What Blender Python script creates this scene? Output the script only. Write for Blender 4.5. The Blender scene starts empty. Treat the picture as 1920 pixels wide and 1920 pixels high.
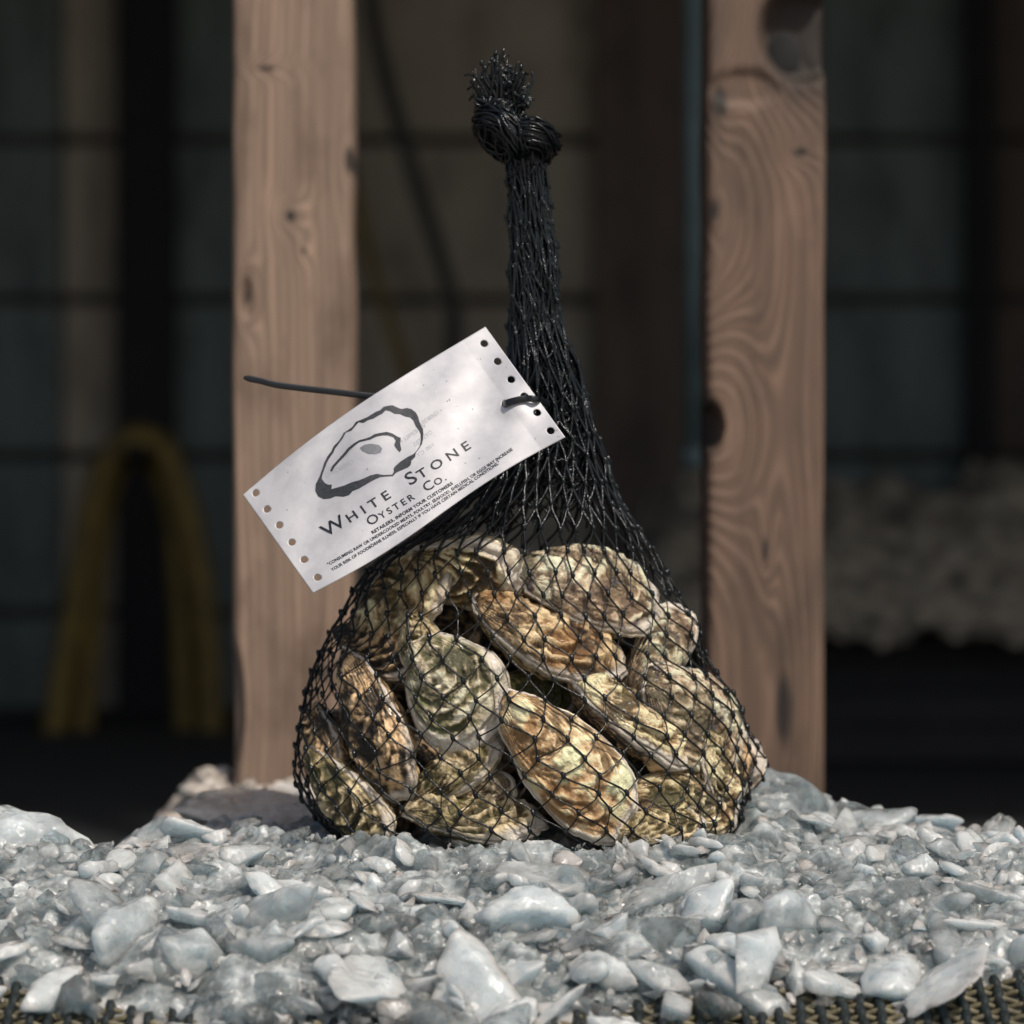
import bpy, bmesh, math, random
import numpy as np
from mathutils import Vector, Matrix
from mathutils.bvhtree import BVHTree

SC = bpy.context.scene
COL = SC.collection
R = math.radians

# ------------------------------------------------------------------ camera, sky, sun, exposure
D = 1.5            # metres from the lens to the bag
FPX = 6000.0       # focal length in photo pixels (photo is 1920 wide)
CAMZ = 0.1525
cam_d = bpy.data.cameras.new("camera")
cam = bpy.data.objects.new("camera", cam_d)
COL.objects.link(cam)
cam.location = (0, -D, CAMZ)
cam.rotation_euler = (R(90), 0, 0)
cam_d.sensor_width = 36
cam_d.lens = 36 * FPX / 1920
cam_d.clip_start = 0.05
cam_d.clip_end = 400
cam_d.dof.use_dof = True
cam_d.dof.focus_distance = D - 0.075
cam_d.dof.aperture_fstop = 6.6
SC.camera = cam

SUN_EL, SUN_AZ = R(52), R(34)      # azimuth measured from behind the camera towards the right
world = bpy.data.worlds.new("World")
SC.world = world
world.use_nodes = True
wn = world.node_tree.nodes
sky = wn.new("ShaderNodeTexSky")
sky.sky_type = 'NISHITA'
sky.sun_disc = False
sky.sun_elevation = SUN_EL
sky.sun_rotation = R(180) - SUN_AZ
sky.dust_density = 3.0
sky.ozone_density = 0.4
wn["Background"].inputs["Strength"].default_value = 0.06
world.node_tree.links.new(sky.outputs[0], wn["Background"].inputs[0])
sun_d = bpy.data.lights.new("sun", 'SUN')
sun_d.energy = 2.3
sun_d.angle = R(4.0)
sun_d.color = (1.0, 0.93, 0.84)
sun = bpy.data.objects.new("sun", sun_d)
COL.objects.link(sun)
sdir = Vector((math.sin(SUN_AZ) * math.cos(SUN_EL), -math.cos(SUN_AZ) * math.cos(SUN_EL), math.sin(SUN_EL)))
sun.rotation_euler = sdir.to_track_quat('Z', 'Y').to_euler()
SC.view_settings.view_transform = 'Standard'
SC.view_settings.look = 'None'
SC.view_settings.exposure = 0.78
SC.view_settings.gamma = 1.0
SC.cycles.max_bounces = 14
SC.cycles.transmission_bounces = 12
SC.cycles.transparent_max_bounces = 8
SC.cycles.use_denoising = True
SC.cycles.sample_clamp_indirect = 4.0

# ------------------------------------------------------------------ helpers
rng = np.random.default_rng(7)
random.seed(7)


def P(px, py, Y=0.0):
    """a point of the photo at depth Y behind the bag plane"""
    k = (D + Y) / FPX
    return Vector(((px - 960) * k, Y, CAMZ - (py - 960) * k))


def mm(pix, Y=0.0):
    return pix * (D + Y) / FPX


def tag(o, label=None, cat=None, group=None, kind=None):
    if label: o['label'] = label
    if cat: o['category'] = cat
    if group: o['group'] = group
    if kind: o['kind'] = kind
    return o


def empty(name, loc=(0, 0, 0)):
    o = bpy.data.objects.new(name, None)
    o.empty_display_size = 0.02
    COL.objects.link(o)
    o.location = loc
    return o


def mesh_obj(name, verts, faces, mat=None, parent=None, smooth=True, attrs=None):
    me = bpy.data.meshes.new(name)
    me.from_pydata([tuple(v) for v in verts], [], [tuple(f) for f in faces])
    me.update()
    if smooth:
        me.polygons.foreach_set("use_smooth", [True] * len(me.polygons))
    if mat: me.materials.append(mat)
    if attrs:
        for k, a in attrs.items():
            at = me.attributes.new(k, 'FLOAT', 'POINT')
            at.data.foreach_set("value", np.asarray(a, dtype=np.float32))
    o = bpy.data.objects.new(name, me)
    COL.objects.link(o)
    if parent:
        o.parent = parent
        o.location = -parent.location   # geometry is given in world coordinates
    return o


class MB:
    """collects vertices and faces for one mesh"""
    def __init__(s): s.v, s.f = [], []

    def add(s, v, f):
        n = len(s.v)
        s.v.extend([tuple(p) for p in v])
        s.f.extend([tuple(i + n for i in q) for q in f])

    def box(s, x0, x1, y0, y1, z0, z1, bev=0.0):
        bm = bmesh.new()
        bmesh.ops.create_cube(bm, size=1)
        for v in bm.verts:
            v.co = Vector(((x0 + x1) / 2 + v.co.x * (x1 - x0), (y0 + y1) / 2 + v.co.y * (y1 - y0), (z0 + z1) / 2 + v.co.z * (z1 - z0)))
        if bev:
            bmesh.ops.bevel(bm, geom=bm.edges[:], offset=bev, segments=2, affect='EDGES')
        bm.verts.index_update()
        s.add([v.co[:] for v in bm.verts], [[v.index for v in f.verts] for f in bm.faces])
        bm.free()

    def tube(s, pts, rad, sides=6, cap=True):
        """a tube through points; rad is a number or a list"""
        pts = np.asarray(pts, float)
        n = len(pts)
        rad = np.broadcast_to(np.asarray(rad, float), (n,))
        t = np.gradient(pts, axis=0)
        t /= np.linalg.norm(t, axis=1)[:, None] + 1e-12
        up = np.array([0, 0, 1.0]) if abs(t[0][2]) < 0.9 else np.array([1.0, 0, 0])
        nrm = np.cross(t[0], up); nrm /= np.linalg.norm(nrm)
        vs = []
        for i in range(n):
            nrm = nrm - t[i] * np.dot(nrm, t[i])
            nrm /= np.linalg.norm(nrm) + 1e-12
            b = np.cross(t[i], nrm)
            for k in range(sides):
                a = 2 * math.pi * k / sides
                vs.append(pts[i] + rad[i] * (math.cos(a) * nrm + math.sin(a) * b))
        fs = []
        for i in range(n - 1):
            for k in range(sides):
                k2 = (k + 1) % sides
                fs.append((i * sides + k, i * sides + k2, (i + 1) * sides + k2, (i + 1) * sides + k))
        if cap:
            fs.append(tuple(range(sides))[::-1])
            fs.append(tuple((n - 1) * sides + k for k in range(sides)))
        s.add(vs, fs)

    def build(s, name, mat=None, parent=None, smooth=True):
        return mesh_obj(name, s.v, s.f, mat, parent, smooth)


def catmull(pts, n=8, closed=False):
    pts = np.asarray(pts, float)
    m = len(pts)
    out = []
    segs = m if closed else m - 1
    for i in range(segs):
        if closed:
            p0, p1, p2, p3 = pts[(i - 1) % m], pts[i], pts[(i + 1) % m], pts[(i + 2) % m]
        else:
            p0, p1, p2, p3 = pts[max(i - 1, 0)], pts[i], pts[i + 1], pts[min(i + 2, m - 1)]
        for k in range(n):
            t = k / n
            out.append(0.5 * ((2 * p1) + (-p0 + p2) * t + (2 * p0 - 5 * p1 + 4 * p2 - p3) * t * t + (-p0 + 3 * p1 - 3 * p2 + p3) * t ** 3))
    if not closed: out.append(pts[-1])
    return np.array(out)


def vnoise(p, seed=0):
    """smooth value noise in [-1, 1] at an (n,3) array"""
    p = np.asarray(p, float)
    i = np.floor(p).astype(np.int64)
    f = p - i
    f = f * f * (3 - 2 * f)

    def h(a, b, c):
        n = (a * 374761393 + b * 668265263 + c * 2147483647 + seed * 974711) & 0xFFFFFFFF
        n = ((n ^ (n >> 13)) * 1274126177) & 0xFFFFFFFF
        n = n ^ (n >> 16)
        return (n & 0xFFFF) / 32767.5 - 1
    x, y, z = i[:, 0], i[:, 1], i[:, 2]
    r = 0
    for dx in (0, 1):
        for dy in (0, 1):
            for dz in (0, 1):
                w = (f[:, 0] if dx else 1 - f[:, 0]) * (f[:, 1] if dy else 1 - f[:, 1]) * (f[:, 2] if dz else 1 - f[:, 2])
                r = r + w * h(x + dx, y + dy, z + dz)
    return r


def fbm(p, seed=0, o=4):
    p = np.asarray(p, float)
    r, a = 0, 1.0
    for k in range(o):
        r = r + a * vnoise(p * (2 ** k) + 17.3 * k, seed + k)
        a *= 0.5
    return r


# ------------------------------------------------------------------ materials
class Mat:
    def __init__(s, name):
        s.m = bpy.data.materials.new(name)
        s.m.use_nodes = True
        s.t = s.m.node_tree
        s.b = s.t.nodes["Principled BSDF"]

    def n(s, typ, **kw):
        nd = s.t.nodes.new(typ)
        for k, v in kw.items(): setattr(nd, k, v)
        return nd

    def l(s, a, b): s.t.links.new(a, b)

    def coords(s, scale=(1, 1, 1), kind='Object'):
        tc = s.n("ShaderNodeTexCoord")
        mp = s.n("ShaderNodeMapping")
        mp.inputs["Scale"].default_value = scale
        s.l(tc.outputs[kind], mp.inputs[0])
        return mp.outputs[0]

    def noise(s, vec, scale, detail=4, rough=0.55, dist=0.0):
        nd = s.n("ShaderNodeTexNoise")
        nd.inputs["Scale"].default_value = scale
        nd.inputs["Detail"].default_value = detail
        nd.inputs["Roughness"].default_value = rough
        nd.inputs["Distortion"].default_value = dist
        if vec is not None: s.l(vec, nd.inputs["Vector"])
        return nd.outputs["Fac"]

    def ramp(s, fac, stops, interp='LINEAR'):
        nd = s.n("ShaderNodeValToRGB")
        nd.color_ramp.interpolation = interp
        el = nd.color_ramp.elements
        while len(el) < len(stops): el.new(0.5)
        for e, (p, c) in zip(el, stops):
            e.position = p
            e.color = (*c, 1) if not isinstance(c, (int, float)) else (c, c, c, 1)
        s.l(fac, nd.inputs[0])
        return nd.outputs[0]

    def mix(s, fac, a, b, blend='MIX'):
        nd = s.n("ShaderNodeMix", data_type='RGBA', blend_type=blend)
        for inp, v in ((nd.inputs[0], fac), (nd.inputs[6], a), (nd.inputs[7], b)):
            if hasattr(v, 'is_linked'): s.l(v, inp)
            elif isinstance(v, (int, float)): inp.default_value = v if inp.type == 'VALUE' else (v, v, v, 1)
            else: inp.default_value = (*v, 1)
        return nd.outputs[2]

    def math(s, op, a, b=0.0, c=None):
        nd = s.n("ShaderNodeMath", operation=op)
        for inp, v in zip(nd.inputs, (a, b) if c is None else (a, b, c)):
            if hasattr(v, 'is_linked'): s.l(v, inp)
            else: inp.default_value = v
        return nd.outputs[0]

    def attr(s, name):
        nd = s.n("ShaderNodeAttribute", attribute_name=name)
        return nd.outputs["Fac"]

    def bump(s, h, strength=0.5, dist=0.001, prev=None):
        nd = s.n("ShaderNodeBump")
        nd.inputs["Strength"].default_value = strength
        nd.inputs["Distance"].default_value = dist
        s.l(h, nd.inputs["Height"])
        if prev is not None: s.l(prev, nd.inputs["Normal"])
        s.l(nd.outputs[0], s.b.inputs["Normal"])
        return nd.outputs[0]

    def set(s, **kw):
        for k, v in kw.items():
            inp = s.b.inputs[k.replace('_', ' ')]
            if hasattr(v, 'is_linked'): s.l(v, inp)
            elif isinstance(v, tuple) and len(v) == 3 and inp.type == 'RGBA': inp.default_value = (*v, 1)
            else: inp.default_value = v


def plain(name, col, rough=0.6, var=0.3, scale=40, bump=0.3, bdist=0.001, spec=0.5):
    m = Mat(name)
    v = m.coords()
    n = m.noise(v, scale, 5)
    dark = tuple(c * (1 - var) for c in col)
    lite = tuple(min(1, c * (1 + var)) for c in col)
    m.set(Base_Color=m.ramp(n, [(0.3, dark), (0.7, lite)]), Roughness=rough)
    m.b.inputs["Specular IOR Level"].default_value = spec
    if bump: m.bump(m.noise(v, scale * 3, 4), bump, bdist)
    return m.m


def wood(name, light, mid, dark, knots=(), freq=110, seed=0.0, bump=0.5, axis_len=1.0, rough=0.75, band=1.0):
    """vertical grain that bends round knots; knots = (x, z, sx, sz, push) in object coordinates"""
    m = Mat(name)
    tc = m.n("ShaderNodeTexCoord")
    sep = m.n("ShaderNodeSeparateXYZ")
    m.l(tc.outputs["Object"], sep.inputs[0])
    x, y, z = sep.outputs
    low = m.n("ShaderNodeMapping")
    low.inputs["Scale"].default_value = (9, 9, 1.6)
    low.inputs["Location"].default_value = (seed, seed * 2, seed * 3)
    m.l(tc.outputs["Object"], low.inputs[0])
    wob = m.noise(low.outputs[0], 1.0, 3)
    f = m.math('ADD', m.math('MULTIPLY', x, freq), m.math('MULTIPLY', y, freq * 0.7))
    f = m.math('ADD', f, m.math('MULTIPLY', wob, 5.0 if freq < 300 else 30.0))
    kd = None
    for (kx, kz, sx, sz, push, cf) in knots:
        dx = m.math('DIVIDE', m.math('SUBTRACT', x, kx), sx)
        dz = m.math('DIVIDE', m.math('SUBTRACT', z, kz), sz)
        r2 = m.math('ADD', m.math('MULTIPLY', dx, dx), m.math('MULTIPLY', dz, dz))
        g = m.math('POWER', 2.718, m.math('MULTIPLY', r2, -0.5))
        f = m.math('ADD', f, m.math('MULTIPLY', g, push))
        core = m.math('POWER', 2.718, m.math('MULTIPLY', r2, -cf))
        kd = core if kd is None else m.math('MAXIMUM', kd, core)
    ring = m.math('MULTIPLY_ADD', m.math('SINE', f), 0.5, 0.5)
    st = m.n("ShaderNodeMapping")
    st.inputs["Scale"].default_value = (80, 80, 3.2)
    m.l(tc.outputs["Object"], st.inputs[0])
    fib = m.noise(st.outputs[0], 1.0, 4)
    bl = m.n("ShaderNodeMapping")
    bl.inputs["Scale"].default_value = (22, 22, 9)
    bl.inputs["Location"].default_value = (seed * 5, 3, seed)
    m.l(tc.outputs["Object"], bl.inputs[0])
    blot = m.noise(bl.outputs[0], 1.0, 4, 0.6)
    c = m.ramp(ring, [(0.0, mid), (0.55, light), (1.0, tuple((a * (1 - 0.45 * band) + b * 0.45 * band) for a, b in zip(mid, dark)))])
    c = m.mix(m.ramp(fib, [(0.38, 0.95), (0.6, 0.0)]), c, mid)
    c = m.mix(m.ramp(blot, [(0.5, 0.0), (0.7, 0.85)]), c, dark)
    c = m.mix(m.ramp(blot, [(0.25, 0.5), (0.42, 0.0)]), c, tuple(min(1, v * 1.15) for v in light))
    if kd is not None: c = m.mix(m.ramp(kd, [(0.25, 0.0), (0.7, 0.9)]), c, tuple(v * 0.12 for v in dark))
    m.set(Base_Color=c, Roughness=rough)
    h = m.math('ADD', m.math('MULTIPLY', ring, 0.5), fib)
    m.bump(h, bump, 0.0012)
    return m.m


def ice_mat(name, col=(0.78, 0.84, 0.86), dark=None, dirt=0.0, clear=0.95, milky=0.25, dirtcol=(0.16, 0.12, 0.08), cell=260, tilt=0.5):
    """wet crushed ice: clear and cloudy pieces, faces broken into small crystals that glint"""
    m = Mat(name)
    geo = m.n("ShaderNodeNewGeometry")
    oi = m.n("ShaderNodeObjectInfo")
    pw = geo.outputs["Position"]
    rnd = m.math('FRACT', m.math('ADD', oi.outputs["Random"], m.math('MULTIPLY', geo.outputs["Random Per Island"], 3.7)))
    cloud = m.noise(pw, 70, 3, 0.55)
    k = m.math('ADD', m.math('MULTIPLY', rnd, 0.7), m.math('MULTIPLY', cloud, 0.6))
    if dark and name == 'fine_ice': k = m.math('MULTIPLY_ADD', m.noise(pw, 55, 4, 0.6), 1.6, -0.3)
    c = m.ramp(k, [(0.25, dark or col), (0.75, col)])
    sp = m.noise(pw, 260, 3, 0.6)
    patch = m.noise(pw, 18, 3)
    spots = m.math('MULTIPLY', m.ramp(sp, [(0.66, 0.0), (0.72, 1.0)]), m.ramp(patch, [(0.45, 0.0), (0.6, 1.0)]))
    c = m.mix(m.math('MULTIPLY', spots, 0.55), c, dirtcol)
    if dirt: c = m.mix(m.ramp(patch, [(0.3, dirt), (0.7, dirt * 0.45)]), c, dirtcol)
    m.set(Base_Color=c, Roughness=m.ramp(cloud, [(0.35, 0.07), (0.65, 0.22)]), IOR=1.31)
    m.b.inputs["Specular IOR Level"].default_value = 1.0
    m.set(Subsurface_Weight=1.0, Subsurface_Scale=0.014)
    m.b.inputs["Subsurface Radius"].default_value = (0.8, 1.0, 1.15)
    m.set(Transmission_Weight=m.ramp(k, [(0.42, clear), (0.8, milky)]))
    nrm = geo.outputs["Normal"]
    for sc_, a in ((cell, tilt), (cell * 0.42, tilt * 0.7)):
        vo = m.n("ShaderNodeTexVoronoi"); vo.inputs["Scale"].default_value = sc_
        m.l(pw, vo.inputs["Vector"])
        va = m.n("ShaderNodeVectorMath", operation='MULTIPLY_ADD')
        m.l(vo.outputs["Color"], va.inputs[0]); va.inputs[1].default_value = (a, a, a)
        vb = m.n("ShaderNodeVectorMath", operation='SUBTRACT'); vb.inputs[1].default_value = (a / 2, a / 2, a / 2)
        m.l(nrm, va.inputs[2]); m.l(va.outputs[0], vb.inputs[0])
        nrm = vb.outputs[0]
    vn = m.n("ShaderNodeVectorMath", operation='NORMALIZE'); m.l(nrm, vn.inputs[0])
    m.bump(m.noise(pw, 230, 4, 0.6), 0.5, 0.002, vn.outputs[0])
    return m.m


def shell_mat(name, pale, mid, dark, lip=(0.76, 0.69, 0.60), green=0.0, stain=0.35, purple=0.0, seed=0.0, orange=0.0):
    m = Mat(name)
    tc = m.n("ShaderNodeTexCoord")
    mp = m.n("ShaderNodeMapping")
    mp.inputs["Location"].default_value = (seed, seed * 1.7, seed * 0.6)
    m.l(tc.outputs["Object"], mp.inputs[0])
    v = mp.outputs[0]
    s, rim, hgt = m.attr("growth"), m.attr("rim"), m.attr("relief")
    n1 = m.noise(v, 55, 5, 0.6, 0.4)
    n2 = m.noise(v, 290, 7, 0.68, 0.3)
    n3 = m.noise(v, 30, 3, 0.5)
    band = m.math('MULTIPLY_ADD', m.math('SINE', m.math('ADD', m.math('MULTIPLY', s, 62), m.math('MULTIPLY', n1, 14))), 0.5, 0.5)
    k = m.math('ADD', m.math('MULTIPLY', n1, 0.44), m.math('ADD', m.math('MULTIPLY', n2, 0.43), m.math('MULTIPLY', band, 0.07)))
    k = m.math('ADD', k, m.math('MULTIPLY', hgt, 0.24))
    c = m.ramp(k, [(0.385, dark), (0.455, mid), (0.525, pale), (0.61, tuple(min(0.85, a * 1.5 + 0.06) for a in pale))])
    if orange: c = m.mix(m.math('MULTIPLY', m.ramp(n3, [(0.42, 0.0), (0.6, 1.0)]), orange), c, (0.42, 0.19, 0.05))
    if green:
        gm = m.math('MULTIPLY', m.ramp(m.noise(v, 42, 4, 0.6), [(0.46, 0.0), (0.62, 1.0)]), green)
        c = m.mix(gm, c, (0.14, 0.17, 0.045))
    st = m.math('MULTIPLY', m.ramp(m.noise(v, 38, 6, 0.72, 0.6), [(0.53, 0.0), (0.62, 1.0)]), stain)
    c = m.mix(st, c, (0.022, 0.017, 0.012))
    if purple:
        c = m.mix(m.math('MULTIPLY', m.ramp(m.noise(v, 80, 3), [(0.6, 0.0), (0.68, 1.0)]), purple), c, (0.07, 0.055, 0.085))
    c = m.mix(m.math('MULTIPLY', rim, m.ramp(m.noise(v, 70, 3), [(0.32, 0.25), (0.55, 0.95)])), c, lip)
    m.set(Base_Color=c, Roughness=m.ramp(n2, [(0.35, 0.36), (0.65, 0.7)]))
    m.set(Coat_Weight=0.14, Coat_Roughness=0.15)
    b = m.math('ADD', m.math('MULTIPLY', n2, 1.0), m.math('MULTIPLY', band, 0.1))
    p = m.bump(b, 0.9, 0.003)
    m.bump(m.noise(v, 700, 3, 0.6), 0.4, 0.0006, p)
    return m.m


M = {}
M['net'] = Mat("net_plastic")
_m = M['net']
_m.set(Base_Color=(0.004, 0.006, 0.007), Roughness=0.19)
_m.b.inputs["Specular IOR Level"].default_value = 0.4
_m.bump(_m.noise(_m.coords(), 900, 3), 0.5, 0.0006)
M['net'] = _m.m
M['tie'] = plain("tie_plastic", (0.005, 0.006, 0.008), 0.3, 0.2, 200, 0.15, 0.0003)
M['ink'] = plain("print_ink", (0.018, 0.02, 0.026), 0.6, 0.3, 400, 0)
M['ink_logo'] = plain("logo_ink", (0.035, 0.037, 0.042), 0.6, 0.45, 900, 0)
M['ink_grey'] = plain("grey_ink", (0.17, 0.175, 0.19), 0.6, 0.15, 400, 0)
M['ink_faint'] = plain("show_through_ink", (0.36, 0.36, 0.38), 0.6, 0.2, 900, 0)
m = Mat("tag_paper")
v = m.coords()
stain = m.noise(v, 38, 5, 0.6)
spk = m.noise(v, 420, 2, 0.5)
c = m.ramp(stain, [(0.33, (0.38, 0.38, 0.41)), (0.5, (0.48, 0.475, 0.495)), (0.62, (0.56, 0.55, 0.565))])
c = m.mix(m.ramp(spk, [(0.735, 0.0), (0.76, 0.8)]), c, (0.10, 0.08, 0.06))
m.set(Base_Color=c, Roughness=0.5)
m.bump(m.noise(v, 120, 4), 0.12, 0.0006)
M['paper'] = m.m

M['ice'] = ice_mat("crushed_ice", (0.665, 0.72, 0.735), (0.76, 0.83, 0.845), 0.0, 0.92, 0.34)
M['ice_fine'] = ice_mat("fine_ice", (0.62, 0.66, 0.66), (0.22, 0.26, 0.265), 0.06, 0.5, 0.2, (0.20, 0.17, 0.12), 330, 0.8)
M['ice_brown'] = ice_mat("dirty_ice", (0.56, 0.515, 0.46), (0.42, 0.38, 0.33), 0.22, 0.12, 0.05, (0.18, 0.13, 0.09))
M['mat'] = plain("mesh_weft", (0.10, 0.085, 0.045), 0.6, 0.6, 120, 0.4, 0.001)
M['mat_dark'] = plain("mesh_warp", (0.006, 0.010, 0.010), 0.5, 0.5, 120, 0.4, 0.001)
M['black'] = plain("dark_board", (0.006, 0.006, 0.007), 0.8, 0.4, 30)
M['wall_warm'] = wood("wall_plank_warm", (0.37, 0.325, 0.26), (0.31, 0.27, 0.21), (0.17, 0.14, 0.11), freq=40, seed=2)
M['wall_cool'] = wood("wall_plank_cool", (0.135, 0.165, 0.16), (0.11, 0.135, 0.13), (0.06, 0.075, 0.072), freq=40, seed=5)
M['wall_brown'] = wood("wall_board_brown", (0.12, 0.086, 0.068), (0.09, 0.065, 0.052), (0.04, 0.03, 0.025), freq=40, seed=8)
M['pipe'] = plain("painted_pipe", (0.085, 0.12, 0.125), 0.6, 0.3, 25)
M['hose'] = plain("yellow_hose", (0.15, 0.10, 0.018), 0.6, 0.35, 30)
M['cable'] = plain("dark_cable", (0.02, 0.02, 0.018), 0.5, 0.3, 30)
m = Mat("ground_shade_bounce")       # shade painted near-black under the roof; unseen pale gravel added to bounce light
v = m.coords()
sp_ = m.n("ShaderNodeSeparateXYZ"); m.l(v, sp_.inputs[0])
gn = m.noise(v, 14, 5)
wet = m.ramp(m.math('ADD', m.math('MULTIPLY', sp_.outputs[1], 0.8), m.math('MULTIPLY', gn, 0.4)), [(0.0, 0.0), (0.25, 1.0)])  # mask for the painted shade on the roofed side of the ground
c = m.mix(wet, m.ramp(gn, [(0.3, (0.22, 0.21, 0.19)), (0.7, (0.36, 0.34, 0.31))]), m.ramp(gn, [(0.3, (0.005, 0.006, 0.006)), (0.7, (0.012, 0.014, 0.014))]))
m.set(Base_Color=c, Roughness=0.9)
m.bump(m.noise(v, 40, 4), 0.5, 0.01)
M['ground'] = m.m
M['heap'] = plain("dirty_shell_heap", (0.27, 0.235, 0.18), 0.9, 0.8, 45, 0.9, 0.012)
M['roof'] = plain("roof_board", (0.05, 0.045, 0.04), 0.8, 0.3, 20)

# ------------------------------------------------------------------ setting: ground, wall, added roof
GZ = -0.10
gv, gf = [], []
NG = 60
for i in range(NG + 1):
    for j in range(NG + 1):
        a, b = (i / NG * 2 - 1), (j / NG * 2 - 1)
        x, y = math.copysign(abs(a) ** 2.5 * 120, a), math.copysign(abs(b) ** 2.5 * 120, b)
        gv.append((x, y, GZ + 0.012 * math.sin(x * 3.1 + 1) * math.cos(y * 2.3) * min(1, (abs(y + 0.1) + abs(x)) * 0.5)))
for i in range(NG):
    for j in range(NG):
        k = i * (NG + 1) + j
        gf.append((k, k + NG + 1, k + NG + 2, k + 1))
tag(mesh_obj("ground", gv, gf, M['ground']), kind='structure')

WY = 2.5


def wx(px): return (px - 960) * (D + WY) / FPX


def wz(py): return CAMZ - (py - 960) * (D + WY) / FPX


wall = tag(empty("plank_wall", (0, WY, GZ)), "dark shed wall of wide horizontal planks behind the posts", "wall")
rows = [wz(1337), wz(1150), wz(858), wz(566), wz(268), wz(-24), wz(-316), wz(-608), 1.196]
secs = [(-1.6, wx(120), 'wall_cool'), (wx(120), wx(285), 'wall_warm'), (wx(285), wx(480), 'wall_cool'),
        (wx(480), wx(1195), 'wall_warm'), (wx(1195), wx(1810), 'wall_cool'), (wx(1810), 1.6, 'wall_brown')]  # right-hand planks carry the light's falloff in their darker colour
for i in range(len(rows) - 1):
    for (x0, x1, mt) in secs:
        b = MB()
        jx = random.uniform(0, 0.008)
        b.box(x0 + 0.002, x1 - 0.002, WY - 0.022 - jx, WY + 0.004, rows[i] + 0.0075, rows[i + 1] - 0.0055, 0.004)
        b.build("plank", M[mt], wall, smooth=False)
b = MB(); b.box(-1.62, 1.62, WY + 0.006, WY + 0.04, GZ, rows[-1]); b.build("backing", M['roof'], wall, smooth=False)
for (p0, p1, mt, th) in ((232, 338, 'black', 0.05), (1112, 1282, 'wall_brown', 0.045), (1798, 1850, 'black', 0.05)):
    b = MB(); b.box(wx(p0), wx(p1), WY - 0.03 - th, WY - 0.034, GZ, rows[-1] - 0.02, 0.004)
    b.build("batten", M[mt], wall, smooth=False)
roof = tag(empty("added_shade_roof", (0, 1.4, 1.2)), "unseen dark board roof added to shade the back of the shed", "roof")  # unseen roof, put in and sized to keep the wall shaded
for k in range(12):
    b = MB(); x0 = -1.8 + 0.3 * k
    b.box(x0 + 0.002, x0 + 0.298, 0.30, WY + 0.2, 1.20, 1.225, 0.003)
    b.build("board", M['roof'], roof, smooth=False)
for nm, x0 in (("left", -1.66), ("right", 1.62)):
    w = tag(empty("side_wall", (x0, 1.5, GZ)), "dark board wall closing the %s end of the shed" % nm, "wall")
    for k in range(8):
        b = MB(); b.box(x0, x0 + 0.03, 0.9, WY + 0.05, GZ + 0.154 * k + 0.002, GZ + 0.154 * (k + 1) - 0.002)
        b.build("plank", M['roof'], w, smooth=False)

# vertical painted pipe just left of the right post
b = MB()
Yp = 1.3
xs = P(1303, 0, Yp).x
b.tube([(xs, Yp, P(0, 868, Yp).z), (xs, Yp, 0.5), (xs, Yp, 1.198)], mm(20, Yp), 16)
pipe = tag(b.build("pipe", M['pipe']), "blue grey vertical pipe beside the right post", "pipe")
b = MB(); b.tube([(xs, Yp, P(0, 880, Yp).z), (xs, Yp, P(0, 838, Yp).z)], mm(25, Yp), 16); b.build("pipe_collar", M['pipe'], pipe)

# yellow hose coil hanging on a peg, cable and cord
Yh = 2.2
hose = tag(empty("hose", P(255, 1330, Yh)), "yellow hose coiled and hung against the dark wall at left", "hose")
for (pp_, oy) in (([(95, 1420), (118, 1260), (150, 1080), (180, 920), (225, 840), (265, 822), (310, 850), (350, 960), (378, 1100), (392, 1250), (398, 1420)], 0.0),
                  ([(150, 1400), (165, 1220), (180, 1040), (205, 900), (250, 850), (290, 862), (325, 950), (338, 1060), (345, 1200), (350, 1400)], 0.035)):
    b = MB(); b.tube(catmull([P(x, y, Yh + oy)[:] for x, y in pp_], 8), mm(25, Yh), 12); b.build("coil", M['hose'], hose)
b = MB(); b.tube([P(255, 850, Yh - 0.05)[:], P(255, 856, Yh + 0.1)[:], P(255, 862, 2.46)[:]], 0.012, 10)
tag(b.build("peg", M['black']), "dark peg in the wall that carries the yellow hose", "peg")
b = MB(); b.tube(catmull([P(690, -120, 2.38)[:], P(705, 60, 2.38)[:], P(755, 260, 2.38)[:], P(815, 450, 2.38)[:], P(850, 590, 2.38)[:], P(842, 760, 2.40)[:]], 8), 0.0105, 10)
tag(b.build("cable", M['cable']), "thick dark cable hanging slantwise on the wall between the posts", "cable")
b = MB(); b.tube(catmull([P(655, 300, 2.36)[:], P(690, 470, 2.36)[:], P(728, 600, 2.36)[:], P(770, 740, 2.38)[:], P(770, 900, 2.40)[:]], 8), 0.008, 10)
tag(b.build("cord", M['hose']), "ochre cord hanging on the wall beside the left post", "cord")

# dark bench with a heap of shells on it, at right behind
Yb = 1.7
bx0, bx1 = P(1175, 0, Yb).x, 1.3
bt = P(0, 1165, Yb).z
bench = tag(empty("bench", ((bx0 + bx1) / 2, Yb + 0.25, GZ)), "black board bench in the shade carrying the pale shell heap", "bench")
b = MB(); b.box(bx0, bx1, Yb, Yb + 0.55, bt - 0.03, bt, 0.003); b.build("top", M['black'], bench, smooth=False)
for k in range(3):
    h = (bt - 0.032 - GZ) / 3
    b = MB(); b.box(bx0 + 0.01, bx1 - 0.01, Yb + 0.02, Yb + 0.04, GZ + h * k + 0.001, GZ + h * (k + 1) - 0.002)
    b.build("board", M['black'], bench, smooth=False)
nx, ny = 190, 56
X, Yg = np.meshgrid(np.linspace(bx0 + 0.01, bx1 - 0.01, nx), np.linspace(Yb - 0.06, Yb + 0.54, ny), indexing='ij')
u = (Yg - Yb) / 0.55
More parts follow.
